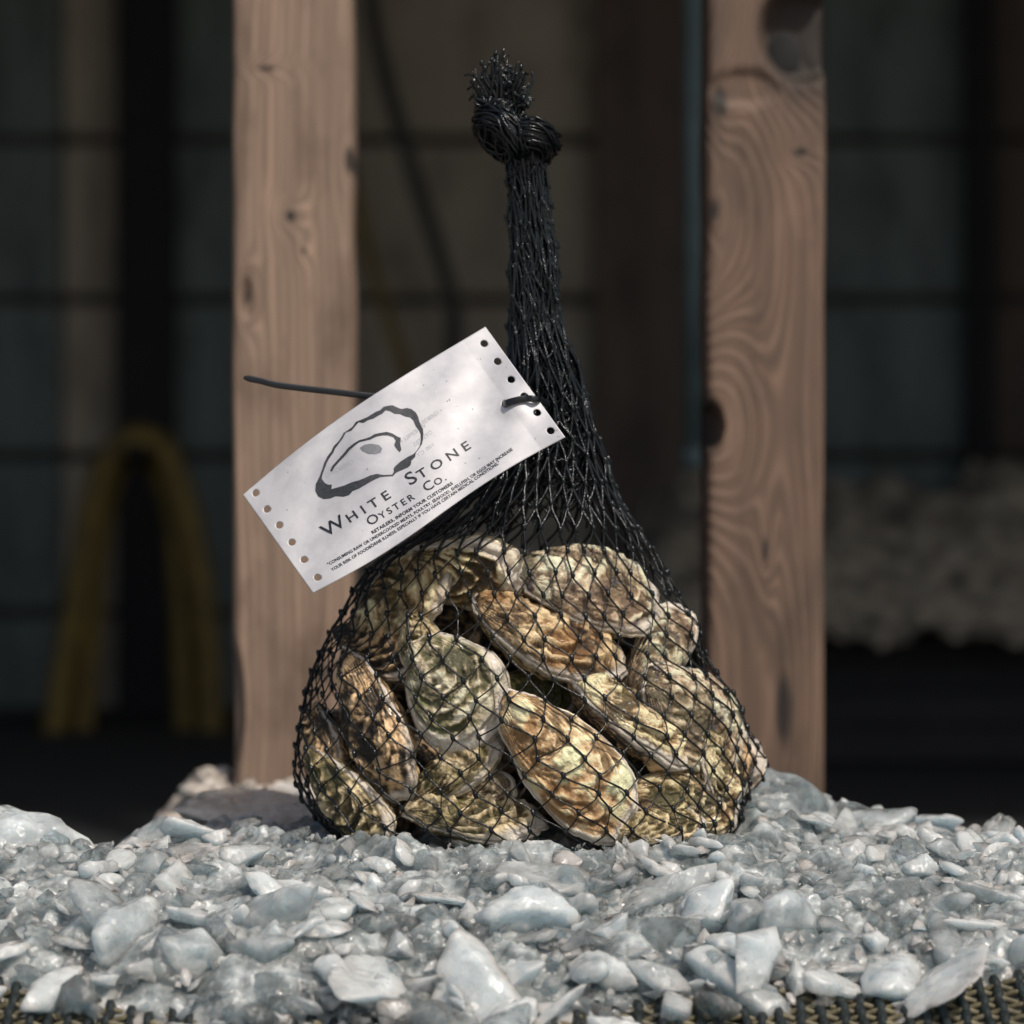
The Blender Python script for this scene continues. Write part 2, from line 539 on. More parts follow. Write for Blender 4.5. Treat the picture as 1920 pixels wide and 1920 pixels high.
prof = np.clip(np.sin(np.clip(u * 1.02, 0, 1) * math.pi), 0, 1) ** 0.8
pp = np.stack([X.ravel() * 16, Yg.ravel() * 16, 0 * X.ravel()], 1)
hz = 0.125 * prof * (0.85 + 0.15 * np.clip((X - bx0) / 0.2, 0, 1)) + prof * (0.034 * fbm(pp * 1.6, 3, 4).reshape(X.shape) + 0.02 * vnoise(pp * 0.35, 9).reshape(X.shape))
edge = np.clip((X - bx0) / 0.05, 0, 1) ** 0.5
Z = bt + 0.001 + np.clip(hz * edge, 0, None)
un = np.clip((Yb + 0.012 - Yg) / 0.1, 0, 1)
Z = Z - un * 0.022 + (0.010 * vnoise(pp * 1.5, 31) + 0.008 * vnoise(pp * 5, 32)).reshape(X.shape) * np.clip(un * 4, 0, 1)
vv = np.stack([X.ravel(), Yg.ravel(), Z.ravel()], 1)
ff = [(i * ny + j, (i + 1) * ny + j, (i + 1) * ny + j + 1, i * ny + j + 1) for i in range(nx - 1) for j in range(ny - 1)]
heap = mesh_obj("shell_heap", vv, ff, M['heap'])
tag(heap, "pale dirty heap of broken shell on the dark bench behind right post", "heap", kind='stuff')

# ------------------------------------------------------------------ wooden posts
PY = 0.35


def post(px0, px1, label, wmat, notches=(), side=0.07):
    x0, x1 = P(px0, 0, PY).x, P(px1, 0, PY).x
    cx, hw = (x0 + x1) / 2, (x1 - x0) / 2
    root = tag(empty("wooden_post", (cx, PY + side / 2, GZ)), label, "post", "wooden posts behind the bag")
    z0, z1 = GZ, 1.198
    nu, nv = 48, 480
    rc = 0.005
    # closed cross-section: front face dense, rounded corners, sides, back
    sec = []
    for k in range(nu + 1): sec.append((-hw + rc + (2 * hw - 2 * rc) * k / nu, 0.0))
    for k in range(1, 5):
        a = math.pi / 2 * k / 5; sec.append((hw - rc + rc * math.sin(a), rc - rc * math.cos(a)))
    sec += [(hw, rc), (hw, side * 0.5), (hw, side), (0, side), (-hw, side), (-hw, side * 0.5), (-hw, rc)]
    for k in range(4, 0, -1):
        a = math.pi / 2 * k / 5; sec.append((-hw + rc - rc * math.sin(a), rc - rc * math.cos(a)))
    sec = np.array(sec); ns = len(sec)
    zz = np.linspace(z0, z1, nv)
    V = np.zeros((nv, ns, 3))
    V[:, :, 0] = cx + sec[None, :, 0]; V[:, :, 1] = PY + sec[None, :, 1]; V[:, :, 2] = zz[:, None]
    n = vnoise(np.stack([V[..., 0].ravel() * 60, V[..., 1].ravel() * 60, V[..., 2].ravel() * 8], 1), 5).reshape(nv, ns)
    V[:, :, 0] += 0.0009 * vnoise(np.stack([V[..., 0].ravel() * 20, V[..., 1].ravel() * 5, V[..., 2].ravel() * 22], 1), 8).reshape(nv, ns)
    V[:, :, 1] += 0.0006 * n
    for (qx, qy, rx, rz, dep) in notches:
        c = P(qx, qy, PY)
        d = np.sqrt(((V[..., 0] - c.x) / mm(rx, PY)) ** 2 + ((V[..., 2] - c.z) / mm(rz, PY)) ** 2)
        k = np.clip((1.1 - d) / 0.35, 0, 1); k = k * k * (3 - 2 * k)
        V[..., 1] += dep * k * (V[..., 1] < PY + 0.03)
    F = [(i * ns + j, i * ns + (j + 1) % ns, (i + 1) * ns + (j + 1) % ns, (i + 1) * ns + j) for i in range(nv - 1) for j in range(ns)]
    F.append(tuple(range(ns))[::-1]); F.append(tuple((nv - 1) * ns + k for k in range(ns)))
    V[..., 0] -= cx; V[..., 1] -= PY; V[..., 2] -= GZ
    o = mesh_obj("timber", V.reshape(-1, 3), F, wmat)
    o.parent = root
    o.location = (0, -side / 2, 0)
    return root


def kn(px0, px1, qx, qy, sx, sz, push, cf=4.5):
    c = P(qx, qy, PY); cx = (P(px0, 0, PY).x + P(px1, 0, PY).x) / 2
    return (c.x - cx, c.z - GZ, mm(sx, PY), mm(sz, PY), push, cf)


k1 = [kn(436, 660, *q) for q in ((500, 128, 46, 12, 6), (545, 405, 24, 26, 9), (462, 555, 14, 42, 14), (640, 990, 25, 22, 6), (600, 1260, 20, 40, 7), (655, 300, 20, 60, 8), (570, 470, 12, 16, 4))]
k2 = [kn(1325, 1547, *q) for q in ((1322, 800, 70, 150, 62), (1502, 70, 80, 120, 50, 0.8), (1500, 285, 30, 20, 10), (1435, 1030, 12, 60, 8), (1340, 395, 18, 50, 16), (1350, 190, 34, 70, 26), (1470, 1330, 35, 160, -10))]
M['post_left'] = wood("weathered_pine_left", (0.345, 0.232, 0.163), (0.175, 0.12, 0.086), (0.075, 0.048, 0.03), k1, 620, 1.0, 0.5, band=0.55)
M['post_right'] = wood("weathered_pine_right", (0.20, 0.125, 0.084), (0.105, 0.065, 0.044), (0.05, 0.032, 0.02), k2, 800, 4.0, 0.7, band=1.1)
post(436, 660, "pale weathered wooden post behind the tag, left of the bag", M['post_left'], ((462, 560, 13, 38, 0.003), (432, 1330, 26, 130, 0.006)))
rp = post(1325, 1547, "brown knotty wooden post right of the bag with a dark hole in its edge", M['post_right'], ((1334, 800, 24, 42, 0.022), (1505, 62, 84, 92, 0.018), (1395, 165, 70, 35, 0.003)))
# the dark round knot near the top of the right post
bm = bmesh.new(); bmesh.ops.create_uvsphere(bm, u_segments=20, v_segments=12, radius=1)
c = P(1474, 96, PY)
kv = [(c.x + v.co.x * mm(34, PY), PY + 0.0185 + v.co.y * 0.003, c.z + v.co.z * mm(46, PY)) for v in bm.verts]
bm.verts.index_update()
kf = [[v.index for v in f.verts] for f in bm.faces]; bm.free()
mesh_obj("knot", kv, kf, plain("dead_knot", (0.008, 0.008, 0.009), 0.9, 0.4, 60), rp)

# ------------------------------------------------------------------ table, mesh mat
MZ = -0.046
table = tag(empty("table", (0, -0.1, GZ)), "low dark table under the mesh mat and the ice", "table")
for k in range(4):
    y0 = -0.15 + 0.11 * k
    b = MB(); b.box(-0.62, 0.62, y0 + 0.002, y0 + 0.108, MZ - 0.027, MZ - 0.005, 0.002); b.build("board", M['black'], table, smooth=False)
for sx in (-0.58, 0.58):
    for sy in (-0.11, 0.25):
        b = MB(); b.box(sx - 0.025, sx + 0.025, sy - 0.025, sy + 0.025, GZ, MZ - 0.028); b.build("leg", M['black'], table, smooth=False)

matt = tag(empty("mesh_mat", (0, -0.15, MZ)), "olive woven plastic mesh mat showing below the ice at the front edge", "mat")
CELL = 0.0084
xs = np.arange(-0.30, 0.3001, CELL)
ys = np.arange(-0.27, -0.11, CELL * 0.62)


def strand_mesh(name, along, ph):
    n = len(ys) * 3 if along == 'y' else len(xs) * 3
    b = MB()
    if along == 'y':
        t = np.linspace(ys[0], ys[-1], n)
        pts = np.stack([0.0004 * np.sin(t * 310 + ph), t, 0.0007 * np.sin(math.pi * (t - ys[0]) / (CELL * 0.62) + ph)], 1)
        b.tube(pts + [0, 0, 0.0012], 0.0023, 6)
    else:
        t = np.linspace(xs[0], xs[-1], n)
        pts = np.stack([t, 0.0004 * np.sin(t * 270 + ph), 0.0013 * np.cos(math.pi * (t - xs[0]) / CELL + ph)], 1)
        b.tube(pts, 0.0015, 5)
    me = bpy.data.meshes.new(name)
    me.from_pydata(b.v, [], b.f); me.update()
    me.polygons.foreach_set("use_smooth", [True] * len(me.polygons))
    me.materials.append(M['mat'] if along == 'x' else M['mat_dark'])
    return me


wy = [strand_mesh("warp", 'y', 0), strand_mesh("warp", 'y', math.pi)]
wxm = [strand_mesh("weft", 'x', 0), strand_mesh("weft", 'x', math.pi)]
for k, x in enumerate(xs):
    o = bpy.data.objects.new("warp_strand", wy[k % 2]); COL.objects.link(o); o.parent = matt
    o.location = (x + random.uniform(-.0005, .0005), 0.15, 0); o.rotation_euler = (0, 0, random.uniform(-.006, .006))
for k, y in enumerate(ys):
    o = bpy.data.objects.new("weft_strand", wxm[k % 2]); COL.objects.link(o); o.parent = matt
    o.location = (0, y + 0.15 + random.uniform(-.0004, .0004), 0)

TILT = R(20)
matt.rotation_euler = (TILT, 0, 0)


def mat_z(y): return MZ - math.tan(TILT) * np.clip(-0.15 - np.asarray(y, float), 0, 1)


# ------------------------------------------------------------------ crushed ice
def interp(v, xp, fp): return np.interp(v, xp, fp)


def ice_edge(x):      # Y of the ragged front edge of the ice
    return interp(x, [-0.26, -0.2, -0.165, -0.13, -0.06, 0.0, 0.05, 0.1, 0.17, 0.2, 0.235, 0.3],
                  [-0.158, -0.164, -0.194, -0.224, -0.226, -0.214, -0.184, -0.168, -0.164, -0.156, -0.142, -0.138])


def ice_z(x, y):
    x = np.asarray(x, float); y = np.asarray(y, float)
    back = interp(x, [-0.3, -0.245, -0.225, -0.2, -0.185, -0.16, -0.13, -0.1, 0.09, 0.115, 0.15, 0.19, 0.23, 0.3],
                  [-0.009, -0.008, -0.011, -0.024, -0.022, -0.006, 0.001, 0.0, 0.004, 0.022, 0.011, 0.001, -0.008, -0.012])
    tq = np.clip((-y - 0.066) / 0.112, 0, 1.3)
    zf = -0.001 - 0.044 * (0.75 * tq + 0.25 * tq ** 2) * interp(x, [-0.2, -0.165, -0.13, 0.0, 0.045, 0.085], [1, 0.95, 0.8, 0.8, 0.93, 1])
    t = np.clip((y + 0.03) / 0.09, 0, 1); t = t * t * (3 - 2 * t)
    z = zf * (1 - t) + back * t
    rb = np.hypot((x - 0.008) / 0.108, y / 0.066)
    z = z + 0.008 * np.exp(-((rb - 1.16) / 0.17) ** 2) * (y < 0.0)
    tb = np.clip((y - 0.075) / 0.08, 0, 1)
    z = z + (MZ - z) * tb ** 1.5
    z = z + np.minimum(mat_z(y) - MZ, 0)
    tf = np.clip((ice_edge(x) + 0.016 - y) / 0.02, 0, 1)
    z = z + (mat_z(y) - 0.002 - z) * tf ** 1.3
    return z


nx, ny = 440, 340
X, Yg = np.meshgrid(np.linspace(-0.34, 0.34, nx), np.linspace(-0.245, 0.16, ny), indexing='ij')
pp = np.stack([X.ravel(), Yg.ravel(), 0 * X.ravel()], 1)
base = ice_z(X, Yg)
cover = np.clip((base - mat_z(Yg)) / 0.012, 0, 1)
bump_ = (0.0050 * vnoise(pp * 60, 2) + 0.0040 * np.abs(vnoise(pp * 130, 4)) + 0.0022 * np.abs(vnoise(pp * 280, 6))).reshape(X.shape)
Z = base - 0.004 * cover + bump_ * cover - 0.006 * (1 - cover)
vv = np.stack([X.ravel(), Yg.ravel(), Z.ravel()], 1)
ff = [(i * ny + j, (i + 1) * ny + j, (i + 1) * ny + j + 1, i * ny + j + 1) for i in range(nx - 1) for j in range(ny - 1)]
tag(mesh_obj("ice_bed", vv, ff, M['ice_fine']), "fine wet crushed ice packed between the larger chunks", "crushed ice", kind='stuff')


def chunk_data(seed, kind, sub=2):
    """a block bounded by random planes whose edges have melted round"""
    r = np.random.default_rng(seed)
    bm = bmesh.new()
    bmesh.ops.create_icosphere(bm, subdivisions=sub, radius=1)
    bm.verts.index_update()
    dr = np.array([v.co[:] for v in bm.verts]); fs = [tuple(v.index for v in f.verts) for f in bm.faces]
    bm.free()
    npl = int(r.integers(9, 14))
    nn = r.normal(0, 1, (npl, 3)); nn /= np.linalg.norm(nn, axis=1)[:, None]
    dd = r.uniform(0.58, 1.0, npl)
    q = np.clip(dr @ nn.T, 0.02, None) / dd
    p = 26.0 if kind != 'rod' else 10.0
    rad = 1.0 / (np.sum(q ** p, 1) + 0.7 ** p) ** (1 / p)
    ax = {'lump': (1, 0.85, 0.68), 'rod': (1.45, 0.5, 0.42), 'plate': (1.2, 0.9, 0.27), 'shard': (1.2, 0.68, 0.45)}[kind]
    co = dr * rad[:, None] * np.array(ax) * 0.5
    n = 0.035 * vnoise(co * 4.0 + seed, seed) + ((0.016 + 0.02 * (seed % 3 == 0)) * vnoise(co * 9 + seed, seed + 1) + (0.012 + 0.026 * (seed % 3 == 0)) * np.abs(vnoise(co * 17 + seed, seed + 2)) if sub > 2 else 0)
    return co + dr * n[:, None], fs


def shard_data(seed, kind):
    """a sharp splinter: convex hull of a few points"""
    r = random.Random(seed)
    bm = bmesh.new()
    ax = {'lump': (1, 0.85, 0.7), 'rod': (1.4, 0.5, 0.4), 'plate': (1.2, 0.9, 0.35), 'shard': (1.25, 0.7, 0.45)}[kind]
    for k in range(11):
        v = Vector((r.gauss(0, 1), r.gauss(0, 1), r.gauss(0, 1))).normalized() * r.uniform(0.8, 1.0)
        bm.verts.new((v.x * ax[0] / 2, v.y * ax[1] / 2, v.z * ax[2] / 2))
    h = bmesh.ops.convex_hull(bm, input=bm.verts[:])
    bm.verts.index_update()
    co = np.array([v.co[:] for v in bm.verts]); fs = [tuple(v.index for v in f.verts) for f in bm.faces]
    bm.free()
    return co, fs


kinds = ['lump'] * 6 + ['rod'] * 6 + ['plate'] * 8 + ['shard'] * 10
lib, lib_lo = [], []
for k, kd in enumerate(kinds):
    co, fs = chunk_data(100 + k, kd, 4)
    me = bpy.data.meshes.new("ice_chunk"); me.from_pydata(co.tolist(), [], fs); me.update()
    me.polygons.foreach_set("use_smooth", [True] * len(me.polygons))
    me.materials.append(M['ice'])
    lib.append((me, kd))
    lib_lo.append(shard_data(300 + k, kd))

GICE = "chunks of crushed ice around the oyster bag"
LICE = "grey-white chunk of crushed ice lying in the ice bed under the oyster bag"


def ice_chunk(px, py, Y, size, label=None, kind=None, rot=None, mat=None, squash=None):
    cands = [m for m in lib if kind is None or m[1] == kind]
    me = random.choice(cands)[0]
    if mat is not None:
        me = me.copy(); me.materials.clear(); me.materials.append(mat)
    o = bpy.data.objects.new("ice_chunk", me)
    COL.objects.link(o)
    o.location = P(px, py, Y)
    s = mm(size, Y)
    o.scale = (s, s, s) if squash is None else (s * squash[0], s * squash[1], s * squash[2])
    o.rotation_euler = rot if rot else (random.uniform(-3, 3), random.uniform(-3, 3), random.uniform(-3, 3))
    return tag(o, label or LICE, "ice", GICE)


# chunks one can single out in the photo
ice_chunk(40, 1632, -0.02, 235, "big rounded grey ice lump rising at the far left rim of the ice", 'lump', (0.3, 0.2, 0.1))
ice_chunk(445, 1530, 0.07, 215, "long brownish ice block behind the left foot of the bag", 'shard', (0.25, 0.05, 0.1), M['ice_brown'], (1, 0.9, 0.75))
ice_chunk(1440, 1515, 0.05, 190, "bluish rounded ice lump leaning at the right foot of the bag", 'lump', (0.2, 0.5, 0.8))
ice_chunk(1600, 1575, 0.04, 200, "broad rounded ice lump below the foot of the right wooden post", 'lump', (0.1, 0.3, 2.2))
ice_chunk(1378, 1842, -0.163, 190, "long smooth ice rod lying slantwise over the mat at the front", 'rod', (0.3, R(38), -0.3), None, (0.85, 1, 1))
ice_chunk(345, 1835, -0.158, 210, "thick ice finger lying aslant at the front edge, left of centre", 'rod', (0.2, R(70), 0.5), None, (0.8, 1.0, 1))
ice_chunk(225, 1735, -0.135, 190, "curved ice rod slanting down on the left front slope", 'rod', (0.1, R(48), -0.2), None, (0.9, .8, 1))
ice_chunk(1040, 1650, -0.1, 150, "flat oblong ice slab below the middle of the bag", 'plate', (0.35, 0.05, 0.1))
ice_chunk(280, 1590, 0.03, 120, "ice lump at the dark notch behind the left front slope", 'lump')
ice_chunk(1850, 1580, 0.04, 90, "pointed ice piece on the rim at the far right", 'shard', (0.2, -0.9, 0.3))

placed = []


def inside_bag(x, y, m=0.0): return (x / (0.108 + m)) ** 2 + (y / (0.066 + m)) ** 2 < 1


rr = random.Random(21)
cand = 0
while len(placed) < 286 and cand < 60000:
    cand += 1
    y = rr.uniform(-0.23, 0.068)
    half = 0.162 * (D + y)
    x = rr.uniform(-half - 0.005, half + 0.005)
    e = float(ice_edge(x))
    if y < e - 0.008: continue
    if inside_bag(x, y, 0.008): continue
    front = min(1, max(0, (-y - 0.07) / 0.1))
    L = rr.lognormvariate(math.log(0.0135 + 0.0105 * front), 0.36)
    L = min(L, 0.042)
    if -0.09 < y < 0.03 and L > 0.018: L *= 0.7
    if abs(x) < 0.115 and y < 0 and inside_bag(x, y, 0.02 + L / 2) and L > 0.012: L = 0.011
    if inside_bag(x, y, 0.008 + L * 0.35): continue
    rad = L * 0.28
    if any((x - q[0]) ** 2 + (y - q[1]) ** 2 < (rad + q[2]) ** 2 for q in placed): continue
    placed.append((x, y, rad))
    me, kd = rr.choice(lib)
    o = bpy.data.objects.new("ice_chunk", me)
    COL.objects.link(o)
    z = float(ice_z(x, y)) + L * rr.uniform(-0.06, 0.12)
    if y < e + 0.012: z = max(z, float(mat_z(y)) + L * 0.22)
    o.location = (x, y, z)
    o.scale = (L, L * rr.uniform(.8, 1.15), L * rr.uniform(.8, 1.15))
    lim = 0.3 if kd == 'rod' else 0.7
    o.rotation_euler = (max(-lim, min(lim, rr.gauss(0, .4))), max(-lim, min(lim, rr.gauss(0, .4))), rr.uniform(-3.1, 3.1))
    ppx = 960 + x * FPX / (D + y)
    side = next(t for lim_, t in ((140, 'by the left frame edge'), (330, 'below the yellow hose'), (450, 'below the left edge of the left post'), (600, 'below the left post'),
                                  (760, "below the bag's left part"), (930, 'below the bag left of its middle'), (1080, 'below the cream oyster'), (1240, "below the bag's right part"),
                                  (1400, "below the bag's right corner"), (1550, 'below the right post'), (1720, 'right of the right post'), (9999, 'by the right frame edge')) if ppx < lim_)
    zone = 'front edge' if y < e + 0.025 else 'front slope' if y < -0.085 else 'flat top' if y < -0.02 else 'back rim'
    kdn = {'lump': 'rounded ice lump', 'rod': 'oblong ice rod', 'plate': 'flat ice slab', 'shard': 'angular ice shard'}[kd]
    sz = 'big' if L > 0.02 else 'small' if L < 0.012 else 'mid-sized'
    tag(o, "%s %s on the %s, %s" % (sz, kdn, zone, side), "ice", "%s %ss on the %s of the ice, %s" % (sz, kdn, zone, side))

b = MB()
for k in range(3000):
    y = rr.uniform(-0.235, 0.12)
    half = 0.165 * (D + y) + 0.01
    x = rr.uniform(-half, half)
    e = float(ice_edge(x)) + rr.gauss(0, 0.008)
    if y < e or inside_bag(x, y, -0.004): continue
    L = rr.lognormvariate(math.log(0.0062 + 0.0050 * min(1, max(0, (-y - 0.07) / 0.1))), 0.42)
    if inside_bag(x, y, 0.012) : L *= 0.6
    co, fs = rr.choice(lib_lo)
    mt = Matrix.Rotation(rr.uniform(-3, 3), 3, 'Z') @ Matrix.Rotation(rr.uniform(-1, 1), 3, 'X') @ Matrix.Rotation(rr.uniform(-1, 1), 3, 'Y')
    A = np.array(mt)
    z = float(ice_z(x, y)) + rr.uniform(-0.0045, 0.0)
    if y < e + 0.012: z = max(z, float(mat_z(y)) + L * 0.3)
    w = (co * L) @ A.T + np.array([x, y, z])
    b.add(w.tolist(), fs)
tag(b.build("ice_fragments", M['ice'], None, False), "small ice fragments strewn between the larger ice chunks", "crushed ice", kind='stuff')

# blurred dirty ice mound behind, at the foot of the left post
mound = MB()
mlib = [chunk_data(500 + k, kd, 3) for k, kd in enumerate(['lump', 'shard', 'plate', 'lump', 'shard', 'lump'])]


def mound_top(px): return interp(px, [240, 300, 340, 385, 430, 480, 560, 640, 720], [1640, 1585, 1500, 1430, 1455, 1470, 1455, 1500, 1640])


for k in range(700):
    px = rr.uniform(250, 700)
    Y = rr.uniform(0.34, 0.44) if px < 432 else rr.uniform(0.2, 0.31)
    top = float(mound_top(px)) + (110 * ((Y - 0.27) / 0.14) ** 2 if px > 432 else 0)
    c = P(px, top + abs(rr.gauss(0, 45)) , Y)
    sz = rr.lognormvariate(math.log(44), 0.4)
    c.z -= mm(sz, Y) * 0.3
    co, fs = rr.choice(mlib)
    A = np.array(Matrix.Rotation(rr.uniform(-3, 3), 3, 'Z') @ Matrix.Rotation(rr.uniform(-1, 1), 3, 'X'))
    mound.add(((co * mm(sz, Y)) @ A.T + np.array(c[:])).tolist(), fs)
for j in range(6):
    px0, px1 = 270 + 66 * j, 336 + 66 * j
    mound.box(P(px0, 0, 0.25).x, P(px1, 0, 0.25).x, 0.26 if px0 > 400 else 0.34, 0.31 if px0 > 400 else 0.43, GZ, P(0, float(mound_top((px0 + px1) / 2)) + 70, 0.3).z)
tag(mound.build("ice_mound", M['ice_brown']), "brown dirty ice mound in the shade at the foot of the left post", "ice mound", kind='stuff')

# ------------------------------------------------------------------ oysters
def oyster_mesh(L, W, T, seed, bend=0.0, frill=1.0, taper=0.24, lipw=0.05):
    r = np.random.default_rng(seed)
    nt, nr = 132, 46
    th = np.linspace(0, 2 * math.pi, nt, endpoint=False)
    amp = r.normal(0, 1, 8); ph = r.uniform(0, 6.28, 8)
    wob = sum(amp[k] * np.sin((k + 2) * th + ph[k]) / (k + 2) ** 0.9 for k in range(8)) * 0.045
    ex = np.cos(th); ey = np.sin(th) * (1 - taper + taper * np.cos(th)) + bend * (np.cos(th) ** 2 - 0.4)
    rip = 1 + wob + frill * 0.022 * vnoise(np.stack([np.cos(th) * 7, np.sin(th) * 7, th * 0], 1), seed) + frill * 0.015 * vnoise(np.stack([np.cos(th) * 18, np.sin(th) * 18, th * 0], 1), seed + 3)
    ox, oy = ex * rip * L / 2, ey * rip * W / 2
    um = np.array([-0.455 * L, np.interp(0, [0], [bend * 0.6 * W / 2])])
    aa = np.arctan2(oy - um[1], ox - um[0]); qq = np.hypot(ox - um[0], oy - um[1])
    order = np.argsort(aa)
    rimw = 0.035 * L * vnoise(np.stack([np.cos(th) * 1.6, np.sin(th) * 1.6, th * 0], 1), seed + 5) + 0.012 * L * frill * vnoise(np.stack([np.cos(th) * 5, np.sin(th) * 5, th * 0], 1), seed + 6)
    out = []
    for valve, sgn, H, scale in (("upper_shell", 1, 0.42 * T, 0.968), ("lower_shell", -1, 0.62 * T, 1.0)):
        rho = np.linspace(0, 1, nr) ** 0.8
        Rr, Th = np.meshgrid(rho, np.arange(nt), indexing='ij')
        x = Rr * ox[Th] * scale; y = Rr * oy[Th] * scale
        dx, dy = x - um[0], y - um[1]
        q = np.hypot(dx, dy); al = np.arctan2(dy, dx)
        qo = np.interp(al, aa[order], qq[order], period=2 * math.pi) * scale
        s = np.clip(q / (qo + 1e-9), 0, 1.05)
        # lean the crown of the dome towards the hinge
        dome = np.clip(1 - Rr ** 2.3, 0, 1) ** 0.72
        dome = dome * (1 - 0.18 * x / (L / 2))
        p3 = np.stack([x.ravel() / 0.011, y.ravel() / 0.011, np.full(x.size, sgn * 3.0)], 1)
        lum = vnoise(p3, seed + 11).reshape(x.shape)
        fine = fbm(p3 * 2.6, seed + 12, 3).reshape(x.shape)
        tt = s * r.uniform(6.5, 9.5) + 0.55 * vnoise(np.stack([np.cos(al).ravel() * 2.2, np.sin(al).ravel() * 2.2, s.ravel() * 1.5], 1), seed + 13).reshape(x.shape)
        fr = tt - np.floor(tt)
        saw = np.where(fr < 0.86, (fr / 0.86) ** 1.7, (1 - fr) / 0.14)
        rib = np.sin(al * r.uniform(13, 18) + 2.5 * vnoise(np.stack([al.ravel() * 2, s.ravel() * 3, al.ravel() * 0], 1), seed + 15).reshape(x.shape)) * (s ** 1.3)
        fade = np.clip((1 - Rr) / 0.06, 0, 1)
        mid = np.clip((1 - Rr) / 0.25, 0.25, 1)
        patchy = np.clip(0.5 + 0.9 * vnoise(p3 * 0.7, seed + 21).reshape(x.shape), 0.25, 1.2)
        rel = 0.0030 * frill * patchy * (saw - 0.4) * (0.35 + s) + 0.0003 * rib * frill + 0.0019 * lum + 0.0015 * fine
        z = sgn * (H * dome + rel * mid * fade + 0.0005) + rimw[Th] * (Rr ** 2)
        # flare plate edges sideways
        fl = 1 + 0.018 * frill * (saw - 0.4) * s * fade
        x, y = x * fl, y * fl
        # inner lip so that the rim has thickness
        lx, ly = ox * scale * 0.9, oy * scale * 0.9
        lz = rimw * 0.81 - sgn * 0.0003
        V = np.concatenate([np.stack([x.ravel(), y.ravel(), z.ravel()], 1), np.stack([lx, ly, lz], 1)])
        g = np.concatenate([s.ravel(), np.ones(nt)])
        rimv = np.clip((s - (1.0 - lipw if sgn > 0 else 0.94)) / (0.3 * lipw + 0.02), 0, 1) * np.clip((Rr - 0.6) / 0.2, 0, 1)
        rimv = np.concatenate([rimv.ravel(), np.full(nt, 0.6)])
        relief = np.concatenate([np.clip(rel.ravel() / 0.003, -1, 1), np.zeros(nt)])
        F = []
        for i in range(nr):
            for k in range(nt):
                a, b_, c_, d_ = i * nt + k, i * nt + (k + 1) % nt, (i + 1) * nt + (k + 1) % nt, (i + 1) * nt + k
                F.append((a, d_, c_, b_) if sgn > 0 else (a, b_, c_, d_))
        out.append((valve, V, F, dict(growth=g, rim=rimv, relief=relief)))
    return out


PAL = {
    'tan': dict(pale=(0.647, 0.473, 0.275), mid=(0.250, 0.177, 0.085), dark=(0.085, 0.06, 0.03), orange=0.25, stain=0.5, green=0.25),
    'cream': dict(pale=(0.763, 0.555, 0.318), mid=(0.460, 0.301, 0.155), dark=(0.21, 0.14, 0.065), orange=0.42, stain=0.16),
    'grey': dict(pale=(0.657, 0.520, 0.370), mid=(0.340, 0.253, 0.170), dark=(0.12, 0.10, 0.075), purple=0.8, stain=0.4, orange=0.2, green=0.2),
    'orange': dict(pale=(0.551, 0.395, 0.215), mid=(0.280, 0.172, 0.075), dark=(0.075, 0.05, 0.025), orange=0.4, stain=0.7),
    'green': dict(pale=(0.594, 0.492, 0.344), mid=(0.270, 0.220, 0.125), dark=(0.11, 0.105, 0.05), green=0.6, stain=0.25),
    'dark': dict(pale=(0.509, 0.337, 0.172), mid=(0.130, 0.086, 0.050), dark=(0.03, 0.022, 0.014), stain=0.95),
    'olive': dict(pale=(0.456, 0.357, 0.202), mid=(0.230, 0.167, 0.070), dark=(0.085, 0.07, 0.03), green=0.25, stain=0.3),
    'moss': dict(pale=(0.350, 0.318, 0.120), mid=(0.160, 0.153, 0.060), dark=(0.08, 0.08, 0.03), green=0.5, stain=0.1),
}
GO = "oysters inside the black net bag"
